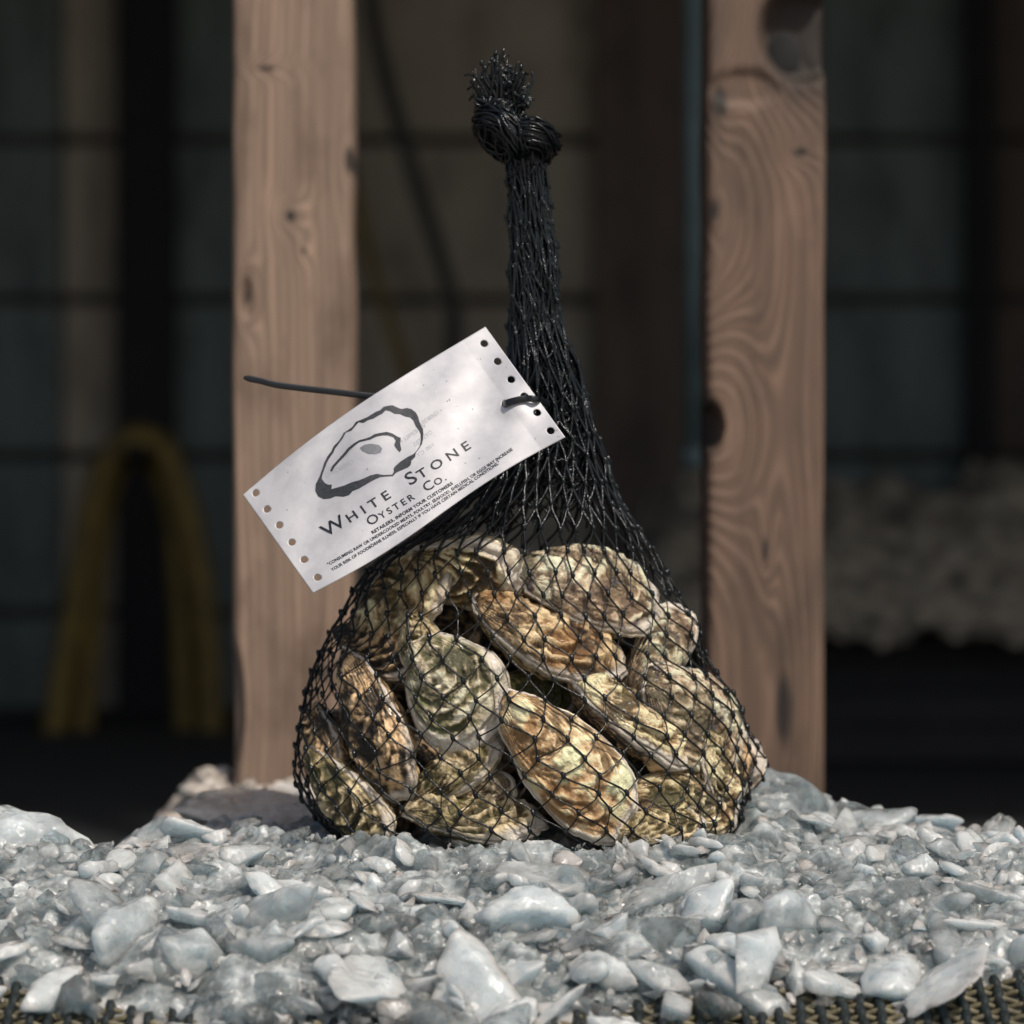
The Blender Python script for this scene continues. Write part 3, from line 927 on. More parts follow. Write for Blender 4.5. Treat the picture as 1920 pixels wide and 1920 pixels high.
# px, py, Y(mm), length, width, thick, angle, roll, yaw, pitch, palette, bend, frill, flip, label
OY = [
    (872, 1072, -26, 215, 165, 78, 6, 30, -4, -6, 'tan', .1, 1.6, 0, "broad oyster with a pale ruffled rim, topmost left in the bag"),
    (748, 1128, -20, 240, 150, 76, -32, -12, -28, 0, 'tan', .05, 1.3, 0, "tan ridged oyster under the corner of the tag at upper left"),
    (1100, 1096, -22, 285, 190, 100, 14, -38, 14, 0, 'grey', -.05, 1.5, 0, "large grey oyster with purple stains and white lip, topmost right"),
    (1028, 1194, -34, 295, 160, 100, 25, -46, 3, 0, 'orange', .12, 1.2, 0, "long orange-brown oyster with white lip line in the bag's middle"),
    (850, 1292, -46, 225, 195, 84, 50, -8, -10, 0, 'green', -.06, 0.9, 0, "greenish mottled oyster with a broad white lip, left of centre"),
    (700, 1358, -34, 285, 150, 76, 61, 8, -32, 0, 'dark', .06, 1.1, 0, "dark brown oyster standing on end at the left of the bag"),
    (650, 1498, -31, 250, 125, 74, 43, 14, -36, 0, 'olive', .05, 1.1, 0, "olive oyster at the bottom left corner of the bag"),
    (852, 1440, -44, 195, 105, 66, -36, -28, -6, 0, 'olive', .1, 1.3, 0, "small layered olive oyster below the white-lipped one"),
    (918, 1470, -46, 100, 64, 44, 8, 10, 0, -20, 'grey', 0, 0.8, 0, "tiny pale oyster tip left of the big cream oyster"),
    (888, 1530, -48, 260, 110, 66, 4, -52, -6, 0, 'olive', .05, 1.4, 0, "flat yellow-olive oyster lying on the ice at the bottom"),
    (1058, 1430, -57, 325, 180, 84, 48, -10, 6, 0, 'cream', -.04, 0.9, 0, "large cream and orange oyster in front at the bottom centre"),
    (1000, 1298, -22, 150, 100, 60, 10, -10, 0, 0, 'moss', 0, 0.8, 0, "mossy green oyster peeping out behind the cream oyster"),
    (1186, 1350, -36, 270, 140, 96, 36, -62, 14, 0, 'tan', .08, 1.1, 0, "long tan oyster with a dark underside above the bottom right gap"),
    (1296, 1352, -22, 260, 215, 84, 42, -6, 36, 0, 'grey', -.04, 1.1, 0, "broad pale oyster bulging at the right side of the bag"),
    (1236, 1222, -18, 190, 105, 72, -58, -30, 30, 0, 'grey', .08, 1.2, 0, "upright grey and yellow oyster below the topmost right one"),
    (1288, 1498, -30, 240, 140, 80, 6, -18, 30, 0, 'tan', .04, 1.2, 0, "rough tan oyster at the bottom right corner of the bag"),
    (1225, 1552, -46, 190, 90, 60, -4, -40, 12, 0, 'olive', 0, 1.2, 0, "thin brown oyster squeezed against the ice under the right corner one"),
    (712, 1205, -18, 190, 130, 66, 10, -30, -30, 0, 'dark', .05, 1.2, 0, "dark stained oyster in the shade at the left shoulder"),
    (1345, 1440, -20, 150, 110, 60, 60, -20, 44, 0, 'tan', .05, 1.3, 0, "small tan oyster at the far right edge of the bag, above the bottom corner"),
    (960, 1180, -14, 160, 110, 62, -20, 20, 0, 0, 'dark', .05, 1.2, 0, "dark brown oyster wedged between the top rim oyster and the orange one"),
    (792, 1208, -34, 130, 92, 56, 70, -20, -16, 0, 'olive', .05, 1.3, 0, "small olive oyster above the white-lipped one, left of centre"),
    (606, 1395, -16, 150, 90, 56, 70, 10, -44, 0, 'dark', .05, 1.2, 0, "small dark oyster at the left edge of the bag above the corner one"),
    (1140, 1498, -50, 120, 80, 50, 60, -30, 10, 0, 'cream', .05, 1.3, 0, "small cream oyster tucked at the lower right of the big cream one"),
    (1250, 1455, -22, 190, 90, 60, 20, 30, 20, 0, 'dark', .05, 1.0, 0, "dark oyster deep in the gap at lower right"),
]
HID = [(900, 1180, 6), (800, 1300, 4), (1000, 1380, 0), (1150, 1220, 8), (1200, 1400, 8), (820, 1460, 0), (1080, 1480, 2),
       (700, 1430, 10), (1310, 1450, 14), (920, 1260, 34), (1100, 1300, 36), (780, 1400, 36), (1240, 1380, 36), (980, 1470, 38), (1000, 1120, 22), (690, 1500, 20)]
bv_v, bv_f = [], []


def add_oyster(i, row):
    px, py, Y, Ln, Wd, Th, ang, roll, yaw, pitch, pal, bend, frill, flip, label = row
    Y = Y / 1000
    loc = P(px, py, Y)
    root = tag(empty("oyster", loc), label, "oyster", GO)
    a = R(ang)
    X = Vector((math.cos(a), 0, -math.sin(a))); Z = Vector((0, -1, 0)); Yv = Z.cross(X)
    Bm = Matrix((X, Yv, Z)).transposed()
    Bm = Matrix.Rotation(R(yaw), 3, 'Z') @ Bm @ Matrix.Rotation(R(roll), 3, 'X') @ Matrix.Rotation(R(pitch), 3, 'Y')
    if flip: Bm = Bm @ Matrix.Rotation(math.pi, 3, 'X')
    root.rotation_euler = Bm.to_euler()
    mt = shell_mat("oyster_shell", seed=i * 3.7, **PAL[pal])
    low = {2: 'olive', 3: 'olive', 12: 'dark', 4: 'olive', 9: 'tan'}.get(i)
    ml = shell_mat("oyster_underside", seed=i * 2.3 + 1, **PAL[low]) if low else mt
    for (nm, V, F, at) in oyster_mesh(mm(Ln, Y) * 1.09, mm(Wd, Y) * 1.27, mm(Th, Y) * 1.05, 40 + i * 7, bend, frill, lipw={0: 0.22, 4: 0.17, 2: 0.07, 7: 0.12, 9: 0.1}.get(i, 0.05)):
        o = mesh_obj(nm, V, F, mt if nm == 'upper_shell' else ml, None, True, at)
        o.parent = root
        n = len(bv_v)
        W_ = V @ np.array(Bm).T + np.array(loc[:])
        bv_v.extend(map(tuple, W_)); bv_f.extend([tuple(k + n for k in f) for f in F])
    return root


for i, row in enumerate(OY): add_oyster(i, row)
rh = random.Random(5)
for k, (px, py, Y) in enumerate(HID):  # hidden oysters use the dark palette: gap shade put into their colour
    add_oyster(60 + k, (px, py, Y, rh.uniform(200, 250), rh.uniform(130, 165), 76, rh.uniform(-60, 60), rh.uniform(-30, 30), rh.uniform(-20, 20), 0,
                        'dark', 0, 1, 0, "shade-darkened oyster deep inside the bag, %s %s, %s" % ("high" if py < 1230 else "halfway up" if py < 1400 else "low", "at left" if px < 810 else "left of middle" if px < 960 else "right of middle" if px < 1130 else "at right", "near its back net" if Y > 25 else "behind the front layer")))

# ------------------------------------------------------------------ net bag
SIL = [(286, 950, 1022), (340, 950, 1026), (400, 955, 1032), (500, 957, 1046), (600, 955, 1056), (650, 951, 1072), (700, 946, 1092), (750, 945, 1106),
       (800, 938, 1118), (850, 925, 1136), (900, 893, 1151), (950, 850, 1171), (1000, 785, 1205), (1050, 706, 1240), (1100, 664, 1266),
       (1150, 640, 1290), (1200, 611, 1310), (1250, 587, 1337), (1300, 571, 1366), (1350, 562, 1391), (1400, 554, 1404), (1450, 549, 1405),
       (1500, 566, 1398), (1540, 598, 1390), (1580, 640, 1366), (1620, 700, 1310)]
SIL = np.array(SIL, float)


def env(py):
    l, r_ = np.interp(py, SIL[:, 0], SIL[:, 1]), np.interp(py, SIL[:, 0], SIL[:, 2])
    cx = ((l + r_) / 2 - 960) * 0.00025
    hw = (r_ - l) / 2 * 0.00025
    k = np.interp(hw, [0.012, 0.03, 0.06, 0.1], [0.95, 0.85, 0.68, 0.62])
    return cx, hw, hw * k


bvh = BVHTree.FromPolygons(bv_v, bv_f)
NZ, NP = 136, 144
pys = np.linspace(286, 1620, NZ)
rho = np.zeros((NZ, NP))
for i, py in enumerate(pys):
    cx, a_, b_ = env(py)
    z = CAMZ - (py - 960) * 0.00025
    for j in range(NP):
        ph = 2 * math.pi * j / NP
        dx, dy = a_ * math.cos(ph), b_ * math.sin(ph)
        bsc = 1.0 if py < 990 else 1.0 - 0.14 * min(1, (py - 990) / 60) * (1 - abs(math.cos(ph)) ** 3)
        if py < 1606 and py > 960:
            org = Vector((cx + dx * 1.35, dy * 1.35, z)); dirv = Vector((-dx, -dy, 0)).normalized()
            h = bvh.ray_cast(org, dirv, math.hypot(dx, dy) * 1.3)
            if h[0] is not None:
                rr_ = math.hypot(h[0].x - cx, h[0].y) / math.hypot(dx, dy) + 0.0012 / math.hypot(dx, dy)
                bsc = max(bsc, min(rr_, 1.22))
        rho[i, j] = bsc
raw = rho.copy()
for it in range(40):
    av = (np.roll(rho, 1, 1) + np.roll(rho, -1, 1)) * 0.25
    up = np.vstack([rho[:1], rho[:-1]]); dn = np.vstack([rho[1:], rho[-1:]])
    av = av + (up + dn) * 0.25
    rho = np.maximum(raw, av - 0.0003)


def net_pt(py, ph, extra=0.0):
    cx, a_, b_ = env(py)
    fi = np.clip((py - 286) / (1620 - 286) * (NZ - 1), 0, NZ - 1.001); fj = (ph / (2 * math.pi) * NP) % NP
    i0, j0 = int(fi), int(fj); di, dj = fi - i0, fj - j0; j1 = (j0 + 1) % NP; j0 %= NP
    r_ = (rho[i0, j0] * (1 - dj) + rho[i0, j1] * dj) * (1 - di) + (rho[i0 + 1, j0] * (1 - dj) + rho[i0 + 1, j1] * dj) * di
    c, s = math.cos(ph), math.sin(ph)
    k = r_ + extra / (math.hypot(a_ * c, b_ * s) + 1e-6)
    return np.array([cx + a_ * c * k, b_ * s * k, CAMZ - (py - 960) * 0.00025])


bag = tag(empty("net_bag", (0.01, 0, 0)), "black plastic net bag of oysters, knotted at the top, standing on ice", "net bag")
NC, SL = 38, 44.0      # cells round the bag, strand length in photo pixels
rowy = [292.0]
while rowy[-1] < 1612:
    cx, a_, b_ = env(rowy[-1])
    per = math.pi * (3 * (a_ + b_) - math.sqrt((3 * a_ + b_) * (a_ + 3 * b_))) / 0.00025
    w = per / (2 * NC)
    rowy.append(rowy[-1] + math.sqrt(max(SL ** 2 - w ** 2, (0.72 * SL) ** 2)))
nb, kb = MB(), MB()
rn = random.Random(3)
bm = bmesh.new(); bmesh.ops.create_icosphere(bm, subdivisions=1, radius=1)
bm.verts.index_update()
kco = np.array([v.co[:] for v in bm.verts]); kfs = [tuple(v.index for v in f.verts) for f in bm.faces]; bm.free()
nodes = {}
for i, ry in enumerate(rowy):
    neck = max(0, min(1, (1000 - ry) / 250))
    for j in range(NC):
        ph = 2 * math.pi * (j + 0.5 * (i % 2)) / NC + 0.010 * i
        nodes[i, j] = (ry + rn.gauss(0, 2.0 + 9 * neck), ph + rn.gauss(0, 0.02 + 0.05 * neck), rn.gauss(0, 0.0009) * neck - abs(rn.gauss(0, 0.0012)) * neck)
for i in range(len(rowy)):
    for j in range(NC):
        y0, p0, e0 = nodes[i, j]
        neck = max(0, min(1, (1000 - y0) / 250))
        c = net_pt(y0, p0, e0 + 0.0004)
        cl = 1 - 0.5 * max(0, min(1, (900 - y0) / 200))
        ks = np.array([0.00125 * cl, 0.00105 * cl, 0.0021])
        tw = 0.35
        A = np.array([[math.cos(tw), 0, -math.sin(tw)], [0, 1, 0], [math.sin(tw), 0, math.cos(tw)]])
        kb.add(((kco * ks) @ A.T + c).tolist(), kfs)
        if i + 1 >= len(rowy): continue
        for side in (0, 1):
            j2 = (j + (side if i % 2 else side - 1)) % NC
            y1, p1, e1 = nodes[i + 1, j2]
            d = (p1 - p0 + math.pi) % (2 * math.pi) - math.pi
            pts = []
            n = 6
            for k in range(n + 1):
                t = k / n
                sm = t * t * (3 - 2 * t)
                tt = 0.25 * t + 0.75 * sm if side == 1 else 0.3 * sm + 0.7 * t ** 1.9
                lift = -0.0002
                pts.append(net_pt(y0 + (y1 - y0) * t, p0 + d * tt, e0 * (1 - t) + e1 * t + lift))
            # strands running down to the right are the heavier ones on the near side
            rad = 0.00050 if side == 1 else 0.00034
            rad *= 1 + 0.8 * max(0, min(1, (1020 - y0) / 80)) - 0.35 * max(0, min(1, (850 - y0) / 150))
            nb.tube(pts, [rad * 1.25] + [rad] * (n - 1) + [rad * 1.25], 6, cap=False)
nb.build("netting", M['net'], bag)
kb.build("net_knots", M['net'], bag)['kind'] = 'stuff'
# inner folds of the gathered neck
fb = MB()
for k in range(420):
    ph = rn.uniform(0, 2 * math.pi); q = rn.uniform(0.45, 0.93)
    y0 = rn.uniform(290, 800); y1 = min(y0 + rn.uniform(180, 420), rn.uniform(860, 1010))
    pts = []
    for t in np.linspace(0, 1, 14):
        yy = y0 + (y1 - y0) * t
        p = net_pt(yy, ph + 0.22 * math.sin(t * 17 + k)); cx, _, _ = env(yy)
        qq_ = q * (1 - 0.25 * t * (yy > 650))
        pts.append((cx + (p[0] - cx) * qq_, p[1] * qq_, p[2]))
    fb.tube(pts, 0.0006, 5, cap=False)
fb.build("neck_folds", M['net'], bag)

# the knot: bundles of strands twisted round thick paths
def bundle(mb, path, brad, nstr, twist, srad=0.00058, seed=0, n=10, flat=1.0):
    r_ = random.Random(seed)
    pts = catmull([P(a, b_, c)[:] for a, b_, c in path], n)
    m_ = len(pts)
    t = np.gradient(pts, axis=0); t /= np.linalg.norm(t, axis=1)[:, None]
    nrm = np.cross(t[0], [0, 1, 0.2]); nrm /= np.linalg.norm(nrm)
    N_, B_ = [], []
    for i in range(m_):
        nrm = nrm - t[i] * np.dot(nrm, t[i]); nrm /= np.linalg.norm(nrm)
        N_.append(nrm.copy()); B_.append(np.cross(t[i], nrm))
    brad = np.broadcast_to(np.asarray(brad, float), (m_,)) if np.ndim(brad) == 0 else np.interp(np.linspace(0, 1, m_), np.linspace(0, 1, len(brad)), brad)
    for k in range(nstr):
        a0 = 2 * math.pi * k / nstr + r_.gauss(0, 0.2); q = r_.choice((1.0, 1.0, 0.93, 0.8, 0.6)) * r_.uniform(.94, 1.04)
        ps = []
        for i in range(m_):
            a = a0 + twist * i / m_ + 0.25 * math.sin(i * 0.37 + k * 1.7)
            qv = q * (1 + 0.07 * math.sin(i * 0.6 + k * 2.9))
            ps.append(pts[i] + brad[i] * qv * (math.cos(a) * N_[i] + math.sin(a) * B_[i] * flat))
        mb.tube(ps, srad * r_.uniform(0.85, 1.25), 5)
    mb.tube(pts, brad * 0.78, 10)


kn_ = MB()
bundle(kn_, [(985, 335, 0), (984, 300, 0), (972, 275, 0.002), (950, 250, 0.001), (936, 222, 0), (942, 190, 0)], [0.0085, 0.0085, 0.0095, 0.0115, 0.0115, 0.0095], 46, 1.2, seed=1)
bundle(kn_, [(965, 242, -0.012), (1000, 250, -0.014), (1020, 268, -0.004), (1008, 284, 0.008), (970, 290, 0.016), (930, 268, 0.014), (908, 235, 0.004), (916, 218, -0.008), (948, 232, -0.014), (968, 262, -0.013), (975, 285, -0.006)],
       [0.0042, 0.0072, 0.0082, 0.007, 0.006, 0.006, 0.006, 0.006, 0.006, 0.006, 0.004], 34, 2.2, seed=2)
kn_.build("tied_knot", M['net'], bag)
tf = MB()
ends = [(882, 152), (890, 128), (903, 118), (895, 160), (912, 132), (922, 112), (930, 100), (945, 92), (950, 108), (940, 128), (958, 132), (972, 116), (978, 128), (985, 138), (990, 160), (986, 178), (968, 150), (905, 175), (890, 190), (926, 140), (950, 150), (978, 165)]
rk = random.Random(9)
for rep in range(3):
    for (ex_, ey_) in ends:
        ex, ey = ex_ + rk.gauss(0, 5 * rep), ey_ + rk.gauss(0, 6 * rep) + 10 * rep
        sx, sy = 940 + (ex - 938) * 0.55 + rk.gauss(0, 5), 208 + rk.gauss(0, 6)
        yo = rk.gauss(0, 0.006)
        pts = catmull([P(sx, sy, yo * .7)[:], P(sx + (ex - sx) * .35 + rk.gauss(0, 5), sy + (ey - sy) * .4, yo)[:], P(sx + (ex - sx) * .7 + rk.gauss(0, 6), sy + (ey - sy) * .75, yo * 1.4)[:], P(ex, ey, yo * 1.6)[:]], 5)
        tf.tube(pts, np.linspace(rk.uniform(0.0010, 0.0016), rk.uniform(0.0004, 0.0007), len(pts)), 5)
        for q in (0.45, 0.75, 1.0):
            if rk.random() < 0.3:
                c = pts[min(len(pts) - 1, int(q * (len(pts) - 1)))]
                tf.add((kco * np.array([0.0011, 0.001, 0.0017]) * rk.uniform(.8, 1.3) + c).tolist(), kfs)
        if rk.random() < 0.5:
            e2 = P(ex + rk.choice((-1, 1)) * rk.uniform(8, 16), ey + rk.uniform(-2, 16), yo)
            tf.tube([pts[-5], (np.array(pts[-3]) + np.array(e2[:])) / 2, e2[:]], 0.0005, 5)
tf.build("frayed_end", M['net'], bag)

# ------------------------------------------------------------------ tag
TP = np.array([[456, 928], [910, 613], [1060, 820], [587, 1112]], float)


def tag_px(u, v):
    p = TP[0] * (1 - u) * (1 - v) + TP[1] * u * (1 - v) + TP[2] * u * v + TP[3] * (1 - u) * v
    bow = 15 * math.sin(math.pi * u) * (1 - v) ** 1.0 * (1.25 - 0.5 * u) + v * 9 * math.sin(2 * math.pi * u) * -0.7
    return p + np.array([-0.5, -0.86]) * bow


def tag_Y(u, v):
    return -0.036 - 0.030 * v - 0.012 * math.sin(math.pi * min(1, u * 1.1)) * 0.6 + 0.010 * (1 - u) * (1 - v) + 0.006 * u ** 3 + 0.0019 * math.sin(7.0 * u + 2.4 * v + 0.6) * (0.4 + u) + 0.0020 * math.sin(11 * v - 5 * u) * u ** 2 + 0.0010 * math.sin(19 * u + 9 * v) - 0.006 * math.exp(-((u - 0.93) / 0.06) ** 2 - ((v - 0.62) / 0.12) ** 2)


def tag_pt(u, v, off=0.0):
    q = tag_px(u, v)
    return np.array(P(q[0], q[1], tag_Y(u, v) - off)[:])


def tag_uv(px, py):
    u, v = 0.5, 0.5
    for it in range(12):
        q = tag_px(u, v); e = np.array([px, py]) - q
        qu = (tag_px(u + 1e-3, v) - q) / 1e-3; qv = (tag_px(u, v + 1e-3) - q) / 1e-3
        J = np.stack([qu, qv], 1)
        d = np.linalg.solve(J, e); u += d[0]; v += d[1]
    return u, v


tg = tag(empty("shellfish_tag", tag_pt(0.9, 0.6)), "white punched card tag printed WHITE STONE OYSTER CO. tied to the net bag", "tag")
holes = [(480, 924.5), (501, 955), (524, 985), (547.6, 1017), (570.6, 1049.6), (595.7, 1083), (907.8, 644.5), (933, 678), (958.5, 712), (983, 743), (1007, 774), (1032.5, 808), (948, 757)]
huv = [tag_uv(*h) for h in holes]
LU, LV = 552.0, 241.0
nu, nv = 280, 124
UU, VV = np.meshgrid(np.linspace(0, 1, nu + 1), np.linspace(0, 1, nv + 1), indexing='ij')
HR = 6.8
kill = np.zeros((nu, nv), bool)
cu, cv = (UU[:-1, :-1] + 0.5 / nu), (VV[:-1, :-1] + 0.5 / nv)
for (hu, hv) in huv: kill |= np.hypot((cu - hu) * LU, (cv - hv) * LV) < HR
for (hu, hv) in huv:
    d = np.hypot((UU - hu) * LU, (VV - hv) * LV)
    near = (d > HR - 2.2) & (d < HR + 1.5)
    k = np.where(near, HR / np.maximum(d, 1e-6), 1)
    # only snap vertices that border a removed cell
    pad = np.zeros((nu + 2, nv + 2), bool); pad[1:-1, 1:-1] = kill
    cnt = pad[:-1, :-1].astype(int) + pad[1:, :-1] + pad[:-1, 1:] + pad[1:, 1:]
    bord = near & (cnt > 0) & (cnt < 4)
    UU = np.where(bord, hu + (UU - hu) * k, UU); VV = np.where(bord, hv + (VV - hv) * k, VV)
tv = [tag_pt(UU[i, j], VV[i, j]) for i in range(nu + 1) for j in range(nv + 1)]
tfc = [(i * (nv + 1) + j, i * (nv + 1) + j + 1, (i + 1) * (nv + 1) + j + 1, (i + 1) * (nv + 1) + j) for i in range(nu) for j in range(nv) if not kill[i, j]]
card = mesh_obj("card", tv, tfc, M['paper'], tg)
so = card.modifiers.new("thickness", 'SOLIDIFY'); so.thickness = 0.0004; so.offset = 0


def tag_fill(name, loops, mat, off=0.00038):
    """flat print: polygon loops (first outer, others holes) in photo pixels, laid on the curved card"""
    from mathutils.geometry import tessellate_polygon
    lp = [[Vector((x, y, 0)) for x, y in l] for l in loops]
    tris = tessellate_polygon(lp)
    flat = [p for l in lp for p in l]
    bm = bmesh.new()
    vs = [bm.verts.new(p) for p in flat]
    for t in tris:
        try: bm.faces.new([vs[i] for i in t])
        except ValueError: pass
    for it in range(3):
        long_ = [e for e in bm.edges if e.calc_length() > 14]
        if long_:
            bmesh.ops.subdivide_edges(bm, edges=long_, cuts=1)
            bmesh.ops.triangulate(bm, faces=[f for f in bm.faces if len(f.verts) > 3])
    bm.verts.index_update()
    V = [tag_pt(*tag_uv(v.co.x, v.co.y), off) for v in bm.verts]
    F = [[v.index for v in f.verts] for f in bm.faces]
    bm.free()
    return mesh_obj(name, V, F, mat, tg, smooth=False)


def zpx(l): return [(540 + x / 4.8, 720 + y / 4.8) for x, y in l]


outer = zpx([(245, 960), (250, 900), (285, 830), (310, 760), (325, 710), (355, 650), (390, 605), (410, 560), (450, 520), (480, 480), (500, 440), (540, 415), (580, 385), (610, 340), (660, 320), (710, 300), (750, 275), (790, 250), (830, 235), (860, 205), (900, 195), (940, 190), (980, 210), (1020, 225), (1070, 215), (1110, 225), (1150, 255), (1170, 290), (1180, 330), (1195, 370), (1215, 410), (1218, 450), (1215, 500), (1205, 540), (1180, 580), (1150, 620), (1145, 655), (1110, 690), (1105, 725), (1080, 750), (1010, 780), (970, 800), (945, 828), (880, 832), (830, 838), (790, 855), (760, 870), (700, 905), (640, 940), (580, 965), (550, 1000), (500, 1015), (430, 1010), (380, 1030), (320, 1035), (270, 1010)])
inner = zpx([(310, 815), (303, 850), (330, 890), (360, 905), (395, 905), (390, 945), (430, 935), (500, 915), (570, 885), (640, 866), (690, 846), (740, 822), (800, 808), (860, 818), (938, 815), (953, 790), (950, 760), (970, 735), (1010, 700), (1070, 660), (1130, 630), (1160, 598), (1185, 558), (1195, 510), (1193, 450), (1180, 420), (1150, 380), (1130, 330), (1100, 300), (1050, 290), (1010, 270), (960, 268), (920, 245), (880, 235), (850, 265), (810, 285), (770, 310), (720, 325), (680, 350), (635, 345), (605, 380), (570, 420), (520, 437), (492, 490), (462, 530), (424, 580), (408, 620), (374, 665), (349, 710), (330, 760)])
swirl = zpx([(378, 780), (400, 735), (450, 680), (500, 625), (540, 575), (590, 535), (640, 505), (700, 490), (740, 475), (780, 450), (830, 440), (890, 430), (940, 445), (980, 470), (1015, 485), (1010, 540), (1020, 590), (1005, 615), (975, 580), (955, 550), (970, 510), (950, 480), (900, 462), (850, 462), (790, 475), (740, 500), (690, 512), (640, 525), (600, 555), (555, 595), (510, 650), (460, 700), (420, 745), (395, 790)])
pupil = zpx([(645, 575), (690, 545), (750, 537), (820, 550), (848, 580), (835, 615), (790, 632), (720, 628), (670, 605)])
tag_fill("oyster_outline", [outer, inner], M['ink_logo'])
tag_fill("oyster_swirl", [swirl], M['ink_logo'])
tag_fill("oyster_spot", [pupil], M['ink_grey'])


def text_mesh(chars, bold=0.0):
    """chars: list of (string, size); returns verts, faces and the total width"""
    V, F, x = [], [], 0.0
    for (s, size, track) in chars:
        if not s:
            x += 0.62 * size; continue
        cu = bpy.data.curves.new("lettering", 'FONT')
        cu.body = s; cu.size = size; cu.offset = bold; cu.space_character = track; cu.resolution_u = 3
        o = bpy.data.objects.new("lettering", cu); COL.objects.link(o)
        dg = bpy.context.evaluated_depsgraph_get()
        me = bpy.data.meshes.new_from_object(o.evaluated_get(dg))
        n = len(V)
        xs_ = [v.co.x for v in me.vertices]
        V += [(v.co.x + x, v.co.y) for v in me.vertices]
        F += [tuple(i + n for i in p.vertices) for p in me.polygons]
        x += (max(xs_) if xs_ else 0) + 0.34 * size * (track - 0.75)
        bpy.data.objects.remove(o); bpy.data.meshes.remove(me); bpy.data.curves.remove(cu)
    return np.array(V), F


def lettering(name, chars, start, end, cap, mat, bold=0.0, mirror=False, off=0.00042, sag=0.0):
    V, F = text_mesh(chars, bold)
    big = max(c[1] for c in chars)
    x0, x1 = V[:, 0].min(), V[:, 0].max()
    st, en = np.array(start, float), np.array(end, float)
    d = en - st
    upv = np.array([-0.586, -0.81])
    T = (V[:, 0] - x0) / (x1 - x0)
    if mirror: T = 1 - T
    hh = V[:, 1] / (big * 0.70) * cap
    out = []
    for t, h in zip(T, hh):
        q = st + d * t + upv * (h - 4 * sag * t * (1 - t))
        out.append(tag_pt(*tag_uv(*q), off))
    if mirror: F = [f[::-1] for f in F]
    mesh_obj(name, out, F, mat, tg, smooth=False)


lettering("lettering", [("W", 1.42, 1), ("HITE", 1.0, 1.6), ("", 1.6, 1), ("S", 1.42, 1), ("TONE", 1.0, 1.6)], (611, 1008), (884, 839.5), 27, M['ink'], 0.012)
lettering("lettering", [("O", 1.42, 1), ("YSTER", 1.0, 1.42), ("", 1.4, 1), ("C", 1.42, 1), ("O.", 1.0, 1.3)], (694, 986), (838, 899), 17.5, M['ink'], 0.01)
lettering("lettering", [("RETAILERS, INFORM YOUR CUSTOMERS", 1, 1.05)], (699, 1001), (850, 907.5), 6.0, M['ink'], 0.025, sag=0.5)
lettering("lettering", [("\"CONSUMING RAW OR UNDERCOOKED MEATS, POULTRY, SEAFOOD, SHELLFISH, OR EGGS MAY INCREASE", 1, 1.05)], (616, 1060.5), (962, 843.5), 5.6, M['ink'], 0.02, sag=5.0)
lettering("lettering", [("YOUR RISK OF FOODBORNE ILLNESS, ESPECIALLY IF YOU HAVE CERTAIN MEDICAL CONDITIONS.\"", 1, 1.05)], (623, 1071), (938, 868.5), 5.6, M['ink'], 0.02, sag=3.5)
for s_, a_, b_, c_ in (("12/08/2016", (785, 802), (823, 776), 8), ("12/08/2016", (612, 896), (664, 868), 8), ("WINDMILL P", (752, 832), (800, 800), 8), ("OYSTERS", (778, 838), (812, 812), 8), ("100 CT", (784, 858), (814, 836), 7)):
    lettering("reverse_print", [(s_, 1, 1.0)], a_, b_, c_, M['ink_faint'], 0.0, True, 0.00033)

# ------------------------------------------------------------------ cable tie
tie = tag(empty("cable_tie", P(983, 752, -0.04)), "black plastic cable tie holding the tag, its long tail sticking out left", "cable tie")


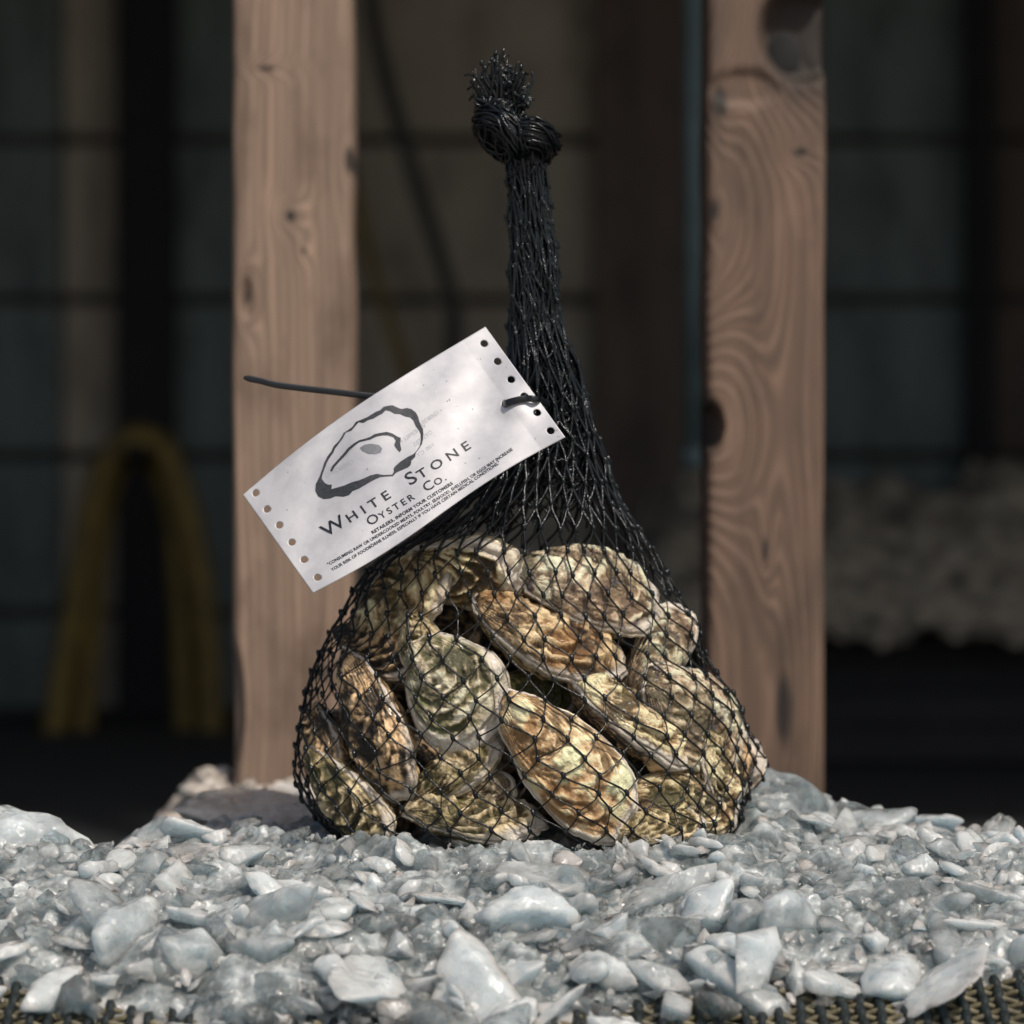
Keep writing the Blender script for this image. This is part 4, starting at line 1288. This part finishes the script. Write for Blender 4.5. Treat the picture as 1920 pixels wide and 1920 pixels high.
def ribbon(name, pts, w, t, upv=(0, 0, 1), taper=None):
    pts = np.asarray(pts, float); n = len(pts)
    tn = np.gradient(pts, axis=0); tn /= np.linalg.norm(tn, axis=1)[:, None]
    V, F = [], []
    for i in range(n):
        wd = np.array(upv, float); wd -= tn[i] * np.dot(wd, tn[i]); wd /= np.linalg.norm(wd)
        nm = np.cross(tn[i], wd)
        k = 1 if taper is None else taper[i]
        for (a, b_) in ((-.5, -.35), (-.35, -.5), (.35, -.5), (.5, -.35), (.5, .35), (.35, .5), (-.35, .5), (-.5, .35)):
            V.append(pts[i] + wd * a * w * k + nm * b_ * t)
    for i in range(n - 1):
        for k in range(8):
            F.append((i * 8 + k, i * 8 + (k + 1) % 8, (i + 1) * 8 + (k + 1) % 8, (i + 1) * 8 + k))
    F.append(tuple(range(8))[::-1]); F.append(tuple((n - 1) * 8 + k for k in range(8)))
    return mesh_obj(name, V, F, M['tie'], tie)


tail = catmull([P(457, 708, -0.020)[:], P(488, 714, -0.020)[:], P(527, 723, -0.020)[:], P(620, 734, -0.019)[:], P(720, 745, -0.018)[:], P(850, 752, -0.016)[:], P(930, 752, -0.018)[:]], 10)
tp = np.clip(np.linspace(0.45, 8, len(tail)), 0.45, 1)
ribbon("tail", tail, 0.0030, 0.0013, taper=tp)
YN = -0.036
loop = catmull([P(940, 754, -0.026)[:], P(944, 757, -0.034)[:], P(947, 757, tag_Y(*tag_uv(948, 757)) - 0.0016)[:], P(962, 752, tag_Y(*tag_uv(962, 752)) - 0.0032)[:], P(985, 747.5, tag_Y(*tag_uv(985, 748)) - 0.0032)[:],
                P(1008, 749, tag_Y(0.99, 0.66) - 0.0022)[:], P(1026, 756, -0.030)[:], P(1060, 768, -0.028)[:], P(1100, 770, -0.018)[:], P(1120, 768, 0.0)[:], P(1095, 764, 0.020)[:], P(1025, 760, 0.027)[:],
                P(955, 757, 0.019)[:], P(938, 754, 0.0)[:], P(936, 753, -0.014)[:]], 8)
# only the first stretch shows; behind it the strap dives between the strands
ribbon("strap", loop[:50], 0.0030, 0.0014)
b = MB(); c = P(935, 752, -0.018)
b.box(c.x - 0.003, c.x + 0.003, c.y - 0.003, c.y + 0.002, c.z - 0.003, c.z + 0.003, 0.0006)
b.build("head", M['tie'], tie)
b = MB(); b.tube([P(984, 741, tag_Y(.95, .55) - 0.003)[:], P(984, 747, tag_Y(.95, .55) - 0.0034)[:]], 0.0016, 10)
b.build("stud", M['tie'], tie)
